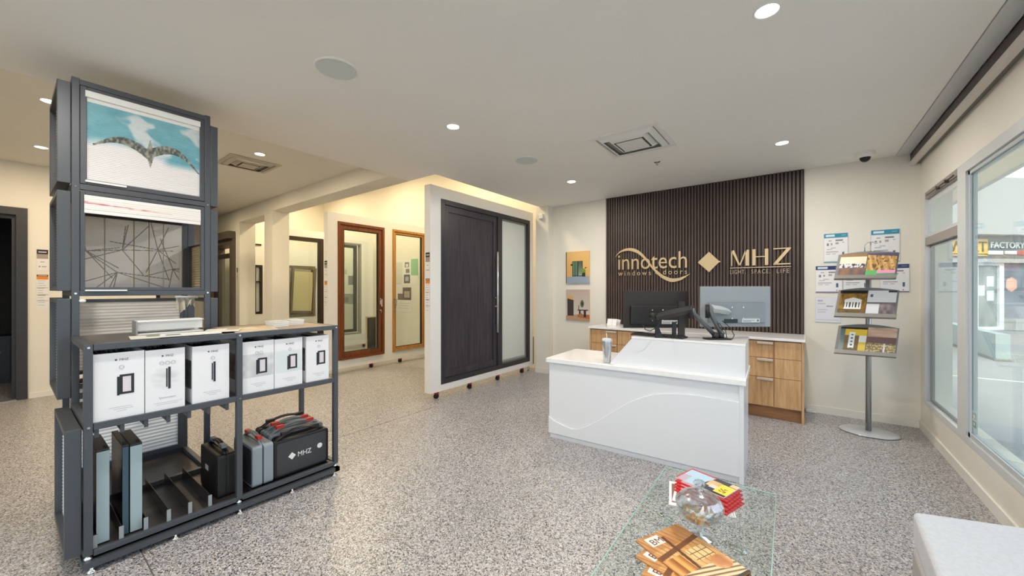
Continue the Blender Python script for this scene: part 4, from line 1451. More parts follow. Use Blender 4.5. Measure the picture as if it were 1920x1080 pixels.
XA_, XB_ = -4.30, -3.66
swing(.195, .252, 2.165, 2.80, XA_, XB_, 'topmost dark swing frame on the doorway side of the tower', M_BEIGE)
swing(.195, .252, 1.488, 2.115, XA_, XB_, 'swing frame on the doorway side, second from the top', M_BEIGE)
swing(.195, .252, .815, 1.44, XA_, XB_, 'swing frame on the doorway side at shelf top height', M_BLIND)
swing(.185, .245, .10, .765, -3.66, -3.02, 'lowest swing frame standing beside the shelf with a white blind', M_BLINDW)
swing(.964, 1.012, 2.145, 2.77, XA_, XB_, 'topmost dark swing frame on the showroom side of the tower', M_BEIGE)
swing(.964, 1.012, 1.478, 2.115, XA_, XB_, 'swing frame with a half drawn beige blind on the showroom side', M_BEIGE, (1.508, 1.86))
swing(.964, 1.012, .815, 1.43, XA_, XB_, 'swing frame behind the wrinkled cream fabric on the showroom side')
MB().box(XA_ + .03, XB_ - .03, .98, .995, 1.862, 1.875).tube([(-3.9, .985, 1.87), (-3.9, .985, 1.91)], .004, 6).build('pull_bar', M_BLACK, bpy.data.objects['swing_frame.005'], True)

t = thing('fabric_remnant', 'wrinkled cream fabric hanging under the middle tower shelf', 'fabric', (-3.8, .84, 1.40))
mb = MB()
N = 16
for i in range(N):
    for j in range(6):
        def fp(a, b_):
            u, v = a / N, b_ / 6
            return (-3.86 + .03 * math.sin(u * 19) * v, .80 + u * .115, 1.435 - v * (.085 + .03 * math.sin(u * 6)) + .012 * math.sin(u * 24 + v * 5))
        mb.quad(fp(i, j), fp(i + 1, j), fp(i + 1, j + 1), fp(i, j + 1))
mb.build('cloth', mat('cream cloth', (222, 214, 198), .8), t, True)
MB().tube([(-3.84, .79, 1.44), (-3.84, .93, 1.435)], .009, 8).tube([(-3.83, .86, 1.36), (-3.82, .885, 1.42)], .003, 6).build('rod', M_WHITE, t, True)

# ================================================================ SHELF IN FRONT OF THE TOWER
T = thing('base_platform', 'low dark platform on small feet carrying the tower and shelf', 'platform', (-3.3, .94, 0))
MB().box(-3.02, -2.98, .245, 1.636, .03, .062).box(-3.62, -2.98, 1.60, 1.636, .03, .062).box(-4.30, -3.02, .245, .275, .03, .062).build('rim', M_ANTH, T, True)
MB().box(-4.30, -3.02, .275, .965, .035, .055).box(-3.62, -3.02, .965, 1.60, .035, .055).build('board', M_BLACKG, T, True)
for (x, y) in ((-3.0, .28), (-3.0, .62), (-3.0, .95), (-3.0, 1.28), (-3.0, 1.6), (-3.6, 1.6), (-4.25, .3), (-4.25, .94)):
    MB().lathe([(.02, 0), (.02, .008), (.008, .014), (.008, .032)], c=(x, y, 0), seg=14).build('foot', M_CHROME, T, True)

T = thing('display_shelf', 'anthracite metal shelf of two bays holding the white sample boxes', 'shelf', (-3.3, .94, 0))
XFs, XBs, XBr = -3.0, -3.65, -3.62
Pw = .036
for (x, y0) in ((XFs - Pw, .25), (XFs - Pw, .933), (XFs - Pw, 1.60), (XBr, 1.60)):
    MB().box(x, x + Pw, y0, y0 + Pw - .002, .088, 1.206).build('post', M_ANTH, T, True, bevel=.002)
    MB().lathe([(.016, 0), (.018, .012), (.006, .02), (.006, .03)], c=(x + .018, y0 + .018, .062), seg=14).build('foot', M_CHROME, T, True)
for z0, z1 in ((1.172, 1.206), (.748, .784), (.078, .108)):
    for (a, b_) in ((.286, .933), (.967, 1.60)):
        MB().box(XFs - .03, XFs - .001, a, b_, z0, z1).build('rail', M_ANTH, T, True, bevel=.002)
    MB().box(XBs, XFs - Pw, .25, .28, z0, z1).build('rail', M_ANTH, T, True)
    MB().box(XBr + Pw, XFs - Pw, 1.602, 1.632, z0, z1).build('rail', M_ANTH, T, True)
    MB().box(XBr, XBr + .03, .967, 1.60, z0, z1).build('rail', M_ANTH, T, True)
MB().box(XBs, XFs - .03, .28, .95, 1.194, 1.203).build('shelf_board', M_ANTHD, T, True)
MB().box(XBr + .03, XFs - .03, .95, 1.602, 1.194, 1.205).build('shelf_board', M_WARMTOP, T, True, label='top board coloured with a warm brown reflection')
MB().box(XBs, XFs - .03, .28, .95, .772, .782).build('shelf_board', M_ANTHD, T, True)
MB().box(XBr + .03, XFs - .03, .95, 1.602, .772, .782).build('shelf_board', M_WARMTOP, T, True)
MB().box(XBs + .001, XFs - .03, .28, .95, .092, .102).build('shelf_board', M_ANTHD, T, True)
MB().box(XBr + .03, XFs - .03, .95, 1.602, .092, .102).build('shelf_board', M_BLACKG, T, True)
for (y, z) in ((.268, 1.189), (.268, .766), (.951, 1.189), (.951, .766), (1.617, 1.189)):
    MB().cyl((XFs, y, z), .006, .003, 'x', 12).build('bolt', M_CHROME, T, True)
for k in range(6):
    y = .293 + k * .1005
    MB().box(-3.66, -3.028, y - .0015, y + .0015, .102, .178).box(-3.029, -3.026, y - .009, y + .009, .102, .178).build('divider', M_ANTHD, T, True)
    MB().box(-3.029, -3.0255, y - .0095, y + .0095, .104, .177).build('divider_end', mat('pale divider end', (150, 156, 160), .4), T, True)
for k in range(7):
    y = .299 + k * .098
    MB().box(-3.64, -3.028, y - .0015, y + .0015, .70, .772).box(-3.029, -3.026, y - .009, y + .009, .70, .772).build('guide', M_ANTH, T, True)

# tall sample binders
def binder(y0, y1, z0, z1, x0, label, m=M_LGREY):
    t_ = thing('sample_binder', label, 'binder', ((x0 - 3.06) / 2, (y0 + y1) / 2, z0), 0, 'sample binders in the lower bay')
    MB().box(x0, -3.062, y0, y1, z0, z1 - .006).build('body', M_BLACKG, t_, True, bevel=.002)
    MB().box(-3.062, -3.058, y0 + .001, y1 - .001, z0 + .006, z1 - .012).build('spine', m, t_, True, bevel=.001)
    MB().box(x0, -3.058, y0, y1, z1 - .008, z1).build('lid', M_ANTHD, t_, True, bevel=.002)
    MB().box(-3.12, -3.09, y1 - .02, y1 - .008, z1, z1 + .004).build('clip', M_BLACK, t_, True)


binder(.300, .352, .103, .62, -3.40, 'pale grey fronted sample binder nearest the left post')
binder(.432, .484, .103, .61, -3.40, 'pale grey fronted sample binder standing second in the slots')
binder(.401, .428, .103, .615, -3.42, 'thin dark sample binder squeezed beside the second pale one', mat('petrol board', (60, 84, 98), .4))

# white sample boxes
def dia(mb, y, z, r, x):
    mb.prism([(y - r, z), (y, z - r), (y + r, z), (y, z + r)], 'x', x, x + .0006)


M_INK = mat('dark ink', (70, 70, 76), .5)
M_INKL = mat('pale ink', (176, 176, 182), .5)
M_INKB = mat('black ink', (36, 38, 46), .4)
def carton(y0, y1, z1, label, circles, icon, side, tex=None, word=False):
    X_ = -3.02
    xb = -3.42
    z0 = .783
    t_ = thing('sample_box', label, 'box', ((X_ + xb) / 2, (y0 + y1) / 2, z0), 0, 'white sample boxes on the middle shelf')
    w_ = .006
    mb = MB().box(X_ - w_, X_, y0, y1, z0, z1).box(xb, xb + w_, y0, y1, z0, z1).box(xb + w_, X_ - w_, y0, y0 + w_, z0, z1).box(xb + w_, X_ - w_, y1 - w_, y1, z0, z1).box(xb + w_, X_ - w_, y0 + w_, y1 - w_, z0, z0 + w_)
    mb.build('carton', M_CARD, t_, True)
    cards = MB()
    n = max(8, int((y1 - y0) / .016))
    for k in range(n):
        y = y0 + .014 + (y1 - y0 - .03) * k / n
        hh = z1 - .012 - .014 * hsh(k, 2)
        cards.prism([(y, z0 + .01), (y + .004, z0 + .01), (y + .004 + .01 * math.sin(k), hh), (y + .01 * math.sin(k), hh)], 'x', xb + .02, X_ - .03)
    o = cards.build('sample_cards', mat('dark sample cards', (48, 54, 60), .5), t_, True)
    o['kind'] = 'stuff'
    yc = (y0 + y1) / 2 + .008
    H = z1 - z0
    # printed picture on the side facing the camera's left
    if side:
        o = printed('side_picture', (xb + .02, y0 - .0006, z0 + H * .25), (.36, 0, 0), (0, 0, H * .5), side, 40, 40, t_)
    if tex:
        printed('front_tint', (X_ + .0004, y0 + .004, z0 + H * .30), (0, y1 - y0 - .008, 0), (0, 0, H * .45), tex, 30, 30, t_)
    g = MB()
    dia(g, yc - .022, z1 - .04, .006, X_ + .0006)
    g.build('diamond_mark', M_INK, t_, True)
    text('logo_lettering', 'MHZ', (X_ + .0004, yc - .008, z1 - .046), (0, 1, 0), UZ, .036, .012, .0005, M_INK, t_)
    for k in range(circles):
        cy_ = yc + (k - (circles - 1) / 2) * .026
        r_ = MB()
        ring_ = [(X_ + .0012, cy_ + .0095 * math.cos(a * PI / 8), z1 - .082 + .0095 * math.sin(a * PI / 8)) for a in range(17)]
        r_.tube(ring_, .0011, 5, cap=False)
        r_.build('circle_mark', M_INKL, t_, True)
    if icon == 'window':
        za, zb_ = z0 + H * .36, z0 + H * .66
        ya, yb = yc - .008, yc + .050
        k = frame_box(ya, yb, za, zb_, .012, X_ + .0006, X_ + .0016)
        k.box(X_ + .0004, X_ + .0012, ya - .010, ya, za - .004, zb_ - .01)
        k.build('window_icon', M_INKB, t_, True)
        MB().box(X_ + .0004, X_ + .0009, ya + .012, yb - .012, za + .012, zb_ - .012).build('icon_fill', mat('pale print', (222, 216, 224), .4), t_, True)
    else:
        za, zb_ = z0 + H * .34, z0 + H * .70
        MB().box(X_ + .0006, X_ + .0016, yc - .006, yc, za + .012, zb_ - .008).box(X_ + .0006, X_ + .002, yc + .003, yc + .014, za, zb_).build('blind_icon', M_INKB, t_, True)
    ln = MB()
    for q, (a, b_) in enumerate(((.05, .04), (.03, .045), (.02, .02))):
        ln.box(X_ + .0004, X_ + .0008, yc - a, yc + b_, z0 + H * (.17 - q * .03), z0 + H * (.17 - q * .03) + .0018)
    if word:
        ln = MB()
        ln.box(X_ + .0004, X_ + .0008, yc - .06, yc + .07, z0 + H * .12, z0 + H * .12 + .0015).box(X_ + .0004, X_ + .0008, yc - .05, yc + .05, z0 + H * .09, z0 + H * .09 + .0015)
        sc_ = [(X_ + .001, yc - .038 + .0016 * q, z0 + H * .20 + .006 * math.sin(q * 1.15) * (1.4 if q < 5 else .7)) for q in range(48)]
        MB().tube(sc_, .0007, 4).build('script_lettering', M_INKL, t_, True)
    ln.build('caption_lines', M_INKL, t_, True)
    return t_


def s_wood(u, v):
    return mixc((196, 150, 100), (226, 200, 160), vnoise(u * 3, v * 8)) if math.sin(u * 9 + v * 12) > 0 else (220, 150, 90)
def s_dark(u, v): return mixc((50, 50, 54), (110, 110, 112), vnoise(u * 6, v * 6))
def s_red(u, v): return mixc((78, 44, 50), (130, 110, 110), vnoise(u * 8, v * 8))
def f_pale(u, v):
    q = max(0, 1 - ((u - .5) ** 2 + (v - .5) ** 2) * 5)
    return mixc((238, 238, 242), (206, 208, 212), q * vnoise(u * 5 + v * 3, v * 12))
def f_blue(u, v): return mixc((226, 232, 234), (214, 226, 230), vnoise(u * 4, v * 4))
def f_grey(u, v): return mixc((226, 226, 230), (186, 188, 192), vnoise(u * 5, v * 5) * .8)


carton(.285, .486, 1.148, 'wide white sample box at the tower end with one circle and window icon', 1, 'window', s_wood)
carton(.490, .668, 1.143, 'white sample box with three circles and a script name', 3, 'blind', None, f_pale, True)
carton(.704, .896, 1.140, 'white sample box with one circle and a slim blind icon beside the middle post', 1, 'blind', s_dark)
carton(.962, 1.165, 1.138, 'white sample box with two circles and a grey tinted front', 2, 'window', s_red, f_grey)
carton(1.170, 1.362, 1.136, 'white sample box with a pale blue tinted front in the right bay', 1, 'window', s_dark, f_blue)
carton(1.392, 1.566, 1.134, 'white sample box standing last beside the end post', 1, 'window', s_dark)

# things lying on the shelf top
t = thing('blind_cassette', 'white blind cassette box lying on the dark shelf top', 'cassette', (-3.38, .68, 1.206))
MB().box(-3.375, -3.365, .505, .84, 1.232, 1.294).box(-3.375, -3.33, .505, .84, 1.29, 1.294).box(-3.46, -3.365, .505, .84, 1.29, 1.296).build('cover', M_WHITE, t, True)
MB().box(-3.46, -3.45, .505, .84, 1.207, 1.29).box(-3.46, -3.34, .505, .84, 1.207, 1.216).build('base_profile', M_WHITE, t, True)
MB().box(-3.46, -3.33, .498, .505, 1.207, 1.296).build('end_cap', mat('grey end cap', (150, 148, 146), .4), t, True)
MB().box(-3.44, -3.38, .51, .80, 1.222, 1.25).build('mechanism', mat('inner profile', (176, 172, 168), .4), t, True)


def sheet(nm, pts, z, th, paint, label, group, rise=0.0):
    P_ = [Vector((a, b_, z)) for a, b_ in pts]
    t_ = thing(nm, label, 'paper' if nm == 'paper_sheet' else 'booklet', tuple(P_[0]), 0, group)
    mb = MB()
    mb.v += [tuple(p) for p in P_] + [tuple(p + Vector((0, 0, th))) for p in P_]
    for fc in ((3, 2, 1, 0), (4, 5, 6, 7), (0, 1, 5, 4), (1, 2, 6, 5), (2, 3, 7, 6), (3, 0, 4, 7)):
        mb.face(list(fc))
    mb.build('pages', M_PAPER, t_, True)
    if paint:
        up = Vector((0, 0, th + .0004))
        printed('cover', P_[0] + up, P_[1] - P_[0], P_[3] - P_[0], paint, 30, 30, t_)
    return t_


sheet('paper_sheet', [(-3.10, .44), (-3.06, .70), (-3.25, .73), (-3.30, .46)], 1.206, .003, rects((226, 222, 208), [(.3, .4, .5, .9, (120, 130, 100)), (.6, .1, .75, .5, (150, 90, 80))]), 'cream leaflet at the corner of the dark shelf top', 'papers on the shelf top')
sheet('paper_sheet', [(-3.06, .56), (-3.03, .86), (-3.22, .88), (-3.26, .60)], 1.210, .003, rects((234, 232, 226), [(.1, .3, .3, .6, (90, 100, 90))]), 'white leaflet fanned over the cream one', 'papers on the shelf top')
sheet('paper_sheet', [(-3.12, .78), (-3.05, .96), (-3.25, 1.02), (-3.32, .86)], 1.214, .004, rects((230, 226, 216), [(.6, .5, .95, .9, (150, 140, 90))]), 'open brochure lying across the middle shelf post', 'papers on the shelf top')
sheet('paper_sheet', [(-3.02, .93), (-3.06, 1.21), (-3.30, 1.22), (-3.36, 1.00)], 1.206, .003, lambda u, v: mixc((190, 160, 110), (226, 210, 180), vnoise(u * 6, v * 6, 4)), 'brownish leaflet on the shelf top coloured with a warm reflection', 'papers on the shelf top')
for s_, (x, y, rz) in enumerate(((-3.33, 1.31, .05), (-3.40, 1.46, -.06))):
    for k in range(3):
        t = thing('booklet', '%s white booklet of the stack %s' % (('lowest', 'middle', 'topmost')[k], ('nearer the tower', 'nearer the shelf end')[s_]), 'booklet', (x, y, 1.206 + k * .014), rz + .06 * (k - 1), 'white booklets on the bronze shelf top')
        MB().box(-.075, .075, -.055, .055, .0, .013).build('pages', M_PAPER, t)
        MB().box(-.077, .077, -.057, .057, .0115, .0132).build('cover', mat('grey white cover', (206, 204, 200), .4), t)

# cases in the right bay
def case_mesh(t_, w_, h_, d_, m, shell, latch, logo=False, handle=None):
    """case centred on the origin's base: w along local x, d along local y; front is -y"""
    r = .02
    prof = []
    for (cx_, cz_, a0) in ((w_ / 2 - r, r, -90), (w_ / 2 - r, h_ - r, 0), (-w_ / 2 + r, h_ - r, 90), (-w_ / 2 + r, r, 180)):
        for k in range(5):
            a = math.radians(a0 + k * 22.5)
            prof.append((cx_ + r * math.cos(a), cz_ + r * math.sin(a)))
    MB().prism(prof, 'y', -d_ / 2, -.003).build('front_shell', m, t_, bevel=.006)
    MB().prism(prof, 'y', .003, d_ / 2).build('rear_shell', m, t_, bevel=.006)
    MB().prism([(a * .985, .004 + b_ * .975) for a, b_ in prof], 'y', -.0035, .0035).build('seam', shell, t_)
    inn = [(a * .90, h_ * .06 + b_ * .87) for a, b_ in prof]
    MB().prism(inn, 'y', -d_ / 2 - .002, -d_ / 2 + .002).build('face_panel', mat('case face', (58, 60, 64), .5) if logo else shell, t_)
    n = 12
    hp = []
    for k in range(n + 1):
        u = k / n
        hp.append((-w_ * .46 + w_ * .92 * u, 0, h_ - .012 + .062 * math.sin(PI * u) ** .8))
    for side in (-1, 1):
        MB().tube([(a, side * .008, c_) for a, b_, c_ in hp], .0085, 8).build('handle_arch', handle or m, t_)
    for sx in (-1, 1):
        MB().box(sx * w_ * .27 - .03, sx * w_ * .27 + .03, -.016, .016, h_ + .024, h_ + .048).build('latch', latch, t_, bevel=.004)
    return t_


yc = (1.183 + 1.600) / 2
cs = [(-3.11, 'black carrying case with white lettering at the front of the right bay', M_BLACK, M_BLACK, M_BLACK, True, 0.0),
      (-3.20, 'grey carrying case with red latches directly behind the lettered black one', M_GREYP, M_BLACK, M_RED, False, .03),
      (-3.29, 'grey carrying case with red latches third from the shelf edge', M_GREYP, M_BLACK, M_RED, False, .035),
      (-3.38, 'black carrying case hindmost of the four in the right bay', M_BLACK, M_BLACK, M_BLACK, False, .04)]
for k, (x, lb, m_, sh, la, lg, up) in enumerate(cs):
    t = thing('carrying_case', lb, 'case', (x, yc - .004, .104), PI / 2, 'carrying cases in the right bay')
    t.scale = (1, 1, 1)
    case_mesh(t, .405, .27, .078, m_, sh, la, lg, handle=(m_ if m_ is not M_BLACK else M_ANTHD))
    if up:
        for ch in t.children:
            ch.location.z += up
        MB().box(-.17, .17, -.03, .03, 0, up + .006).build('rubber_feet', M_BLACK, t)
    if lg:
        # local x runs along world +y after the quarter turn; -y faces the camera side
        g = MB().prism([(-.105, .135), (-.078, .108), (-.051, .135), (-.078, .162)], 'y', -.0425, -.0410)
        g.build('diamond_mark', M_WHITE, t)
        text('logo_lettering', 'MHZ', (-.035, -.0412, .115), (1, 0, 0), UZ, .10, .036, .001, M_WHITE, t, world=False)
        MB().lathe([(0, 0), (.020, 0)], seg=20).build('round_sticker', M_WHITE, t).rotation_euler = (PI / 2, 0, 0)
        rs = [c_ for c_ in t.children if c_.name.startswith('round_sticker')][0]
        rs.location = (.13, -.0425, .148)
for (y, xx, lb, m_, sh, la) in ((1.11, -3.235, 'grey carrying case standing end on with one red latch', mat('light grey case', (140, 152, 160), .4), mat('dark case face', (44, 50, 60), .5), M_RED),
                                (.905, -3.265, 'black carrying case standing end on behind the middle post', M_BLACK, mat('black case face', (30, 28, 30), .4), M_GREYP)):
    t = thing('carrying_case', lb, 'case', (xx, y, .104), 0, 'carrying cases in the right bay')
    case_mesh(t, .36, .285, .135 if y > 1 else .11, m_, sh, la)
    MB().box(-.06, .0, -.0705 if y > 1 else -.0585, -.0695 if y > 1 else -.0575, .14, .175).build('white_sticker', M_WHITE, t)

# ================================================================ COFFEE TABLE AND ITS THINGS
t = thing('glass_coffee_table', 'low coffee table with clear greenish glass top and glass legs', 'table', (-.35, 1.6, 0))
mb = MB().prism([(-.637, 2.36), (-.098, 2.385), (-.070, .95), (-.605, .93)], 'z', .438, .45)
mb.build('table_top', M_GLASSG, t, True)
e = MB()
cs_ = [(-.637, 2.36), (-.098, 2.385), (-.070, .95), (-.605, .93)]
for i in range(4):
    a, b_ = Vector(cs_[i]), Vector(cs_[(i + 1) % 4])
    e.tube([(a.x, a.y, .444), (b_.x, b_.y, .444)], .0025, 6)
e.build('polished_edge', M_GEDGE, t, True)
for (x, y) in ((-.50, 1.87), (-.205, 1.815), (-.50, 1.12), (-.205, 1.12)):
    MB().box(x - .004, x + .004, y - .05, y + .05, 0, .425).build('leg', M_GLASSG, t, True)
    MB().tube([(x - .03, y + .008, .43), (x + .03, y - .008, .43)], .008, 8).lathe([(0, .01), (.012, .008), (.012, 0), (0, 0)], c=(x - .022, y + .006, .425), seg=14).lathe([(0, .01), (.012, .008), (.012, 0), (0, 0)], c=(x + .022, y - .006, .425), seg=14).build('clamp', M_CHROME, t, True)


def magazine(nm, pivot, ang, rel, w_, h_, z, th, paint, label, cat, group, mat_=None, res=(70, 90), titles=None):
    """sheet w_ x h_; its lower right corner minus rel sits at the pivot, turned by ang"""
    t_ = thing(nm, label, cat, (pivot[0], pivot[1], z), ang, group)
    x0, y0 = rel
    MB().box(x0, x0 + w_, y0, y0 + h_, 0, th).build('pages', mat_ or M_PAPER, t_)
    printed('cover', (x0, y0, th + .0003), (w_, 0, 0), (0, h_, 0), paint, int(res[0] * 1.8), int(res[1] * 1.8), t_, world=False)
    if titles:
        for (s_, a, b_, ww, hh, mm) in titles:
            text('title_lettering', s_, (x0 + a, y0 + b_, th + .0006), (1, 0, 0), (0, 1, 0), ww, hh, .0002, mm, t_, world=False)
    return t_


def paint_arch(u, v):
    c = mixc((196, 136, 76), (234, 190, 130), fbm(u * 4, v * 4, 2) * 1.2)
    # timber boards converging
    s_ = (u * 1.3 + v * .4) * 7
    if (s_ % 1) < .09: c = mixc(c, (110, 66, 34), .7)
    if v > .62 and ((u * 11 + v * 5) % 1) < .12: c = mixc(c, (120, 72, 40), .6)
    if v > .72:
        c = mixc((150, 92, 52), c, .5 + .4 * vnoise(u * 12, v * 4, 7))
    if abs(v - (.60 + .12 * u)) < .035: c = (120, 76, 46)
    if abs((u - .42) - (v - .5) * .1) < .03 and .15 < v < .9: c = (104, 66, 42)
    if .5 < u < .9 and .38 < v < .58:
        c = (238, 206, 150) if ((u * 9) % 1 > .12 and (v * 10) % 1 > .12) else (130, 84, 48)
    if .05 < u < .36 and .30 < v < .56:
        c = mixc((232, 176, 96), (160, 96, 50), sm(.2, .9, (u * 5) % 1))
    if v < .30:
        k = (v * 16 + u * 3) % 1
        c = mixc((236, 212, 170), (132, 96, 66), sm(.5, .7, k))
    if (u - .82) ** 2 / .03 + (v - .26) ** 2 / .012 < 1: c = mixc((190, 120, 66), (240, 200, 150), vnoise(u * 8, v * 8, 5))
    if u < .35 and v < .16: c = mixc((220, 220, 232), (190, 188, 196), vnoise(u * 8, v * 9))
    if .13 < u < .42 and .80 < v < .96: c = (236, 232, 228) if vnoise(u * 3, v * 3) > .1 else (226, 220, 214)
    if u > .62 and v < .035: c = (34, 28, 28)
    return c


M_BRPAGE = mat('tan page edges', (176, 120, 66), .6)
PV = (-.141, 1.618)
base_ang = math.radians(64)
lab = ['lowest', 'fifth from the top', 'fourth from the top', 'third from the top', 'second from the top', 'topmost']
for k in range(6):
    a = base_ang + math.radians((5 - k) * 13)
    # width 0.235 along A->B, height 0.31 up to that edge; C sits at lower right corner
    magazine('architecture_magazine', PV, a, (-.245, 0), .245, .315, .4505 + k * .0055, .005, paint_arch,
             '%s brown architecture magazine in the fanned pile on the glass table' % ('topmost' if k == 5 else lab[k]), 'magazine', 'brown magazines fanned on the glass table', M_BRPAGE,
             titles=[('BM', .045, .258, .055, .03, mat('title brown', (110, 60, 44), .5))] if k >= 3 else None)


# second pile
def paint_blue(u, v):
    if u < .42 + .14 * v:
        c = (176, 206, 226)
        if u < .2 and v < .5 and (v * 12) % 1 < .35: c = (206, 60, 66)
        if v > .93 or u < .03: c = (196, 40, 50)
        return c
    c = (58, 56, 66)
    if .52 < u < .78 and .35 < v < .78 and v < .9 - (u - .5) * .6: c = mixc((206, 158, 96), (236, 206, 160), vnoise(u * 5, v * 5))
    if .60 < u < .76 and .28 < v < .50: c = (214, 210, 204)
    if u > .74 and v < .75:
        c = (238, 216, 70) if v > .12 else (40, 40, 46)
        if .80 < u < .93 and .22 < v < .5 and vnoise(u * 40, v * 30, 3) > .45: c = (96, 80, 20)
    if u > .86 and v > .78: c = (226, 196, 160)
    return c
def paint_red(u, v):
    if u < .10 or v < .08: return (190, 30, 40)
    if u < .5 and (v * 9) % 1 < .3 and u < .34: return (200, 60, 66)
    if u < .62: return (196, 216, 232)
    return (180, 26, 36) if (v * 6) % 1 < .6 else (120, 18, 28)
def paint_leaf(u, v):
    if .04 < u < .12 and .1 < v < .9: return (140, 96, 84)
    if u > .88 and v < .3: return (150, 170, 170) if ((u * 30) % 1 < .5) else (240, 240, 240)
    if u > .7 and v < .45: return (186, 70, 90)
    return (240, 240, 242)


magazine('leaflet', (-.509, 1.945), math.radians(14.5), (0, 0), .285, .245, .4505, .003, paint_leaf, 'white leaflet at the bottom of the red edged pile', 'leaflet', 'pile at the far end of the glass table')
magazine('leaflet', (-.505, 1.985), math.radians(8), (0, 0), .26, .22, .4538, .003, paint_leaf, 'second white leaflet peeking out under the red magazines', 'leaflet', 'pile at the far end of the glass table')
for k in range(4):
    magazine('red_magazine', (-.520 - k * .005, 2.085 + k * .025), math.radians(-19 + k * 1.5), (0, 0), .265, .17, .457 + k * .0045, .004, paint_red,
             '%s red edged magazine under the blue and yellow cover' % ('lowest', 'third from the top', 'second from the top', 'uppermost')[k], 'magazine', 'pile at the far end of the glass table', M_RED)
magazine('home_magazine', (-.540, 2.195), math.radians(-18), (0, 0), .255, .165, .4755, .005, paint_blue, 'magazine with a pale blue, black and yellow cover on top of the pile', 'magazine', 'pile at the far end of the glass table')

# crystal candy bowl
BX, BY = -.340, 1.770
t = thing('crystal_candy_bowl', 'cut crystal candy bowl with lid and knob on a stem', 'bowl', (BX, BY, .4505))
t.scale = (1.06, 1.06, .82)
def facet(prof, seg, amp):
    mb = MB()
    n = len(prof)
    for k in range(seg):
        a = 2 * PI * k / seg
        for i, (r_, z) in enumerate(prof):
            rr_ = r_ * (1 + amp * (1 if (k + i) % 2 else -1))
            mb.v.append((rr_ * math.cos(a), rr_ * math.sin(a), z))
    for k in range(seg):
        k2 = (k + 1) % seg
        for i in range(n - 1):
            mb.face([k * n + i, k2 * n + i, k2 * n + i + 1, k * n + i + 1])
    return mb
facet([(0, 0), (.045, 0), (.046, .004), (.014, .012), (.009, .03), (.009, .07), (.016, .08), (.05, .092), (.076, .115), (.086, .145), (.087, .165), (.082, .165), (.08, .145), (.070, .119), (.045, .098), (0, .092)], 32, .012).build('bowl', M_CRYSTAL, t)
facet([(.088, .166), (.086, .185), (.07, .212), (.045, .232), (.018, .243), (.013, .243), (.040, .228), (.065, .208), (.080, .184), (.082, .166), (.088, .166)], 32, .012).build('lid', M_CRYSTAL, t)
facet([(0, .241), (.012, .243), (.010, .252), (.020, .262), (.024, .275), (.018, .290), (0, .297)], 10, .05).build('lid_knob', M_CRYSTAL, t)
cm = [mat('candy gold', (224, 172, 36), .25), mat('candy yellow', (240, 220, 90), .3), mat('candy white', (236, 232, 226), .3), mat('candy orange', (220, 110, 40), .3), mat('candy blue', (110, 200, 216), .3), mat('candy red', (190, 50, 50), .3)]
rr = random.Random(5)
mb = MB()
for k in range(90):
    a, r_ = rr.uniform(0, 2 * PI), .062 * math.sqrt(rr.random())
    z = .112 + .055 * rr.random() * (1.1 - r_ / .062) + .006
    mb.mi = rr.choice([0, 0, 0, 1, 1, 2, 2, 3, 4, 5])
    x, y = r_ * math.cos(a) * .9, r_ * math.sin(a) * .9
    d_ = Vector((rr.uniform(-1, 1), rr.uniform(-1, 1), rr.uniform(-.6, .6))).normalized() * .010
    mb.tube([(x - d_.x * 1.7, y - d_.y * 1.7, z - d_.z * 1.7), (x - d_.x, y - d_.y, z - d_.z), (x, y, z), (x + d_.x, y + d_.y, z + d_.z), (x + d_.x * 1.7, y + d_.y * 1.7, z + d_.z * 1.7)], [.006, .003, .0075, .003, .006], 6)
o = mb.build('wrapped_candies', cm)
o.location = (BX, BY, .4505)
o.scale = (1.06, 1.06, .82)
tag(o, 'gold, yellow and multicoloured wrapped candies inside the crystal bowl', 'candy')
o['kind'] = 'stuff'

# ================================================================ OTTOMAN
t = thing('ottoman', 'pale grey upholstered ottoman in the corner near the shop window', 'ottoman', (.66, 2.3, 0))
def cushion(pts, z0, z1, ins, name, m, bev):
    mb = MB().prism(pts, 'z', z0, z1)
    o_ = mb.build(name, m, t, True)
    md = o_.modifiers.new('bevel', 'BEVEL')
    md.width = bev
    md.segments = 4
    return o_
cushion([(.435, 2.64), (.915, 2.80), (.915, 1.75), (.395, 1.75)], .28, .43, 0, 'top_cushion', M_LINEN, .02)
cushion([(.425, 2.60), (.91, 2.76), (.91, 1.74), (.40, 1.76)], .06, .278, 0, 'base', M_LINEN_SHADE, .02)
for (x, y) in ((.47, 2.55), (.86, 2.66), (.86, 1.82), (.46, 1.82)):
    MB().cyl((x, y, 0), .018, .062, 'z', 14).build('leg', M_BLACK, t, True)

# ================================================================ OUTSIDE
b = MB().box(XR + .2, 40, -20, 45, -.06, -.01).box(-20, XR + .2, -20, YF - .2, -.06, -.01)
o = struct('ground', b, M_CONC)
struct('trim_7', MB().box(XR + .2, 2.4, YF, 20, 3.2, 3.3), M_SOFFIT)
struct('trim_8', MB().box(2.4, 2.44, YF, 20, 3.17, 3.45), M_CONCW)
b = MB().box(3.3, 3.5, 12.6, 17.3, 0, .55)
t = thing('low_wall', 'low pale grey green wall across the pavement outside', 'wall', (3.4, 15, 0))
b.build('wall_block', mat('grey green render', (178, 190, 186), .7), t, True)
MB().box(3.27, 3.53, 12.55, 17.35, -.005, .03).build('footing', mat('dark footing', (150, 148, 144), .8), t, True)
struct('trim_9', MB().box(XR + .25, 7, 9.9, 9.96, -.009, -.004), M_TRIM)
struct('trim_10', MB().box(XR + .2, 2.6, YF, 6.6, -.009, -.003), mat('shaded ground strip', (150, 152, 154), .8))  # ground beside the shop darkened, its shade put into the colour

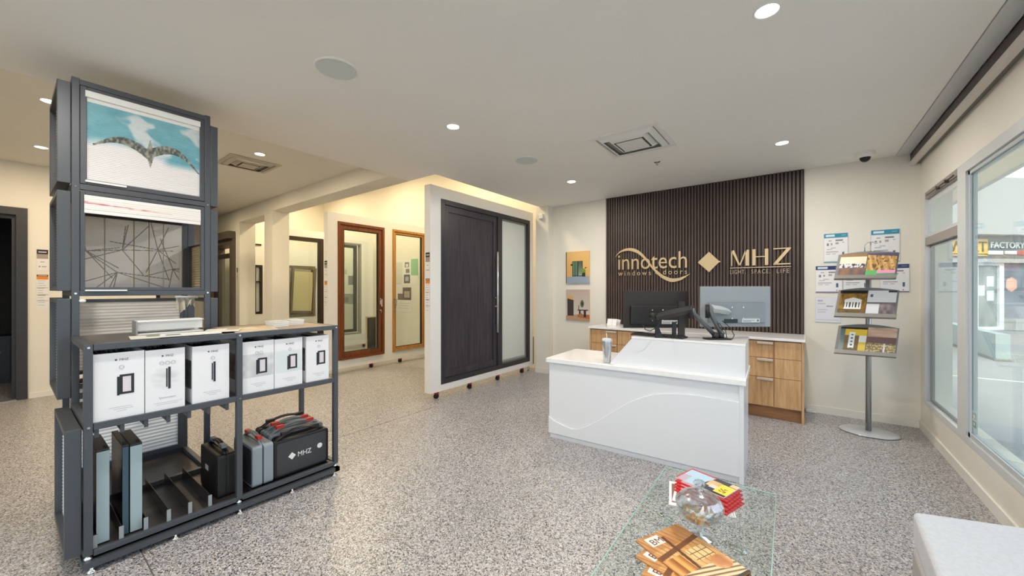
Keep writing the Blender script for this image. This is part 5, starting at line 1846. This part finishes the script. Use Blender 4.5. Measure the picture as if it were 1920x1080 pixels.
F = thing('factory_shop_building', 'white rendered shop building with a grey sign band across the pavement', 'building', (5.5, 21.4, 0), math.radians(44))
MB().box(-9, 14, .05, 4, 3.47, 5.57).build('parapet', M_CONCW, F)
MB().box(-9, 14, -.05, .05, 3.47, 3.81).build('fascia', M_CONCW, F)
MB().box(-9, 14, .3, 4, 2.60, 3.47).build('sign_band', mat('grey sign band', (118, 120, 118), .6), F)
MB().box(-9, 14, .32, .5, -.05, 2.6).build('rear_wall', mat('dim interior', (120, 126, 126), .5), F)
MB().box(-9, 14, .05, .3, 2.46, 2.60).build('header', M_CONCW, F)
MB().box(-9, -.5, .2, .3, .0, 2.46).build('wall', M_GREYW, F)
fr = MB()
for (a, b_) in ((-.5, -.30), (.62, .82)):
    fr.box(a, b_, .15, .3, 0, 2.46)
for a in (2.3, 4.0):
    fr.box(a, a + .1, .15, .3, 0, 2.46)
fr.box(-.3, .62, .15, .3, 2.36, 2.46).box(-.3, .62, .15, .3, 0, .12)
fr.build('door_frame', mat('white shop frame', (226, 228, 228), .4), F)
printed('door_pane', (-.3, .22, .12), (.92, 0, 0), (0, 0, 2.24), lambda u, v: (225, 228, 228) if (.1 < u < .42 and .50 < v < .68) or (.5 < u < .85 and .66 < v < .82) or (.5 < u < .85 and .42 < v < .60) else mixc((124, 130, 126), (164, 168, 162), vnoise(u * 4, v * 9, 3)), 30, 60, F, world=False)
def poster_w(u, v):
    c = mixc((90, 96, 104), (130, 134, 140), vnoise(u * 4, v * 6, 9))
    if (u - .3) ** 2 / .03 + (v - .62) ** 2 / .015 < 1: c = (226, 170, 140)
    if v < .3: c = (140, 142, 146)
    return c
printed('shop_pane', (.82, .22, .4), (1.48, 0, 0), (0, 0, 2.06), poster_w, 40, 50, F, world=False)
printed('shop_pane', (2.4, .22, .4), (1.6, 0, 0), (0, 0, 2.06), lambda u, v: (104, 110, 114), 4, 4, F, world=False)
MB().box(.82, 6, -.15, .3, .0, .4).build('sill_block', M_CONCW, F)
YELM = mat('sign yellow', (236, 190, 70), .5)
MB().box(-2.15, .25, .24, .3, 2.72, 3.33).build('yellow_sign', YELM, F)
text('letter', 'DEWALT', (-2.08, .238, 2.86), UX, UZ, 2.26, .38, .02, mat('sign dark', (90, 74, 40), .5), F, split=True, world=False)
MB().box(-2.15, .25, .235, .245, 2.76, 2.80).build('sign_line', MATS['sign dark'], F)
text('letter', 'FACTORY', (.42, .28, 3.02), UX, UZ, 1.50, .22, .03, mat('sign white', (236, 236, 230), .5), F, split=True, world=False)
MB().box(.32, .98, .27, .3, 2.78, 2.92).build('sign_strip', MATS['sign white'], F)
MB().box(1.08, 1.60, .27, .3, 2.80, 2.92).build('sign_strip', MATS['sign white'], F)
MB().box(1.62, 2.3, .27, .3, 2.78, 2.92).build('sign_strip', mat('sign red', (190, 80, 70), .5), F)
MB().box(-2.33, -1.9, .18, .2, 1.50, 1.86).build('yellow_notice', mat('pale yellow sign', (232, 216, 160), .5), F)
text('lettering', 'LT', (-2.25, .179, 1.6), UX, UZ, .22, .16, .004, MATS['sign dark'], F, world=False)
text('lettering', 'VICE', (-2.25, .198, 1.28), UX, UZ, .44, .16, .004, MATS['sign white'], F, world=False)

t = thing('bike_rack', 'dark looped metal bike rack on the outdoor pavement', 'bike rack', (3.9, 12.6, 0), math.radians(44))
for dx in (0, .28):
    MB().tube([(dx, 0, -.01), (dx, 0, .55), (dx + .04, 0, .66), (dx + .12, 0, .70), (dx + .20, 0, .66), (dx + .24, 0, .55), (dx + .24, 0, -.01)], .022, 8).build('loop', mat('dark rail metal', (90, 88, 84), .5), t)
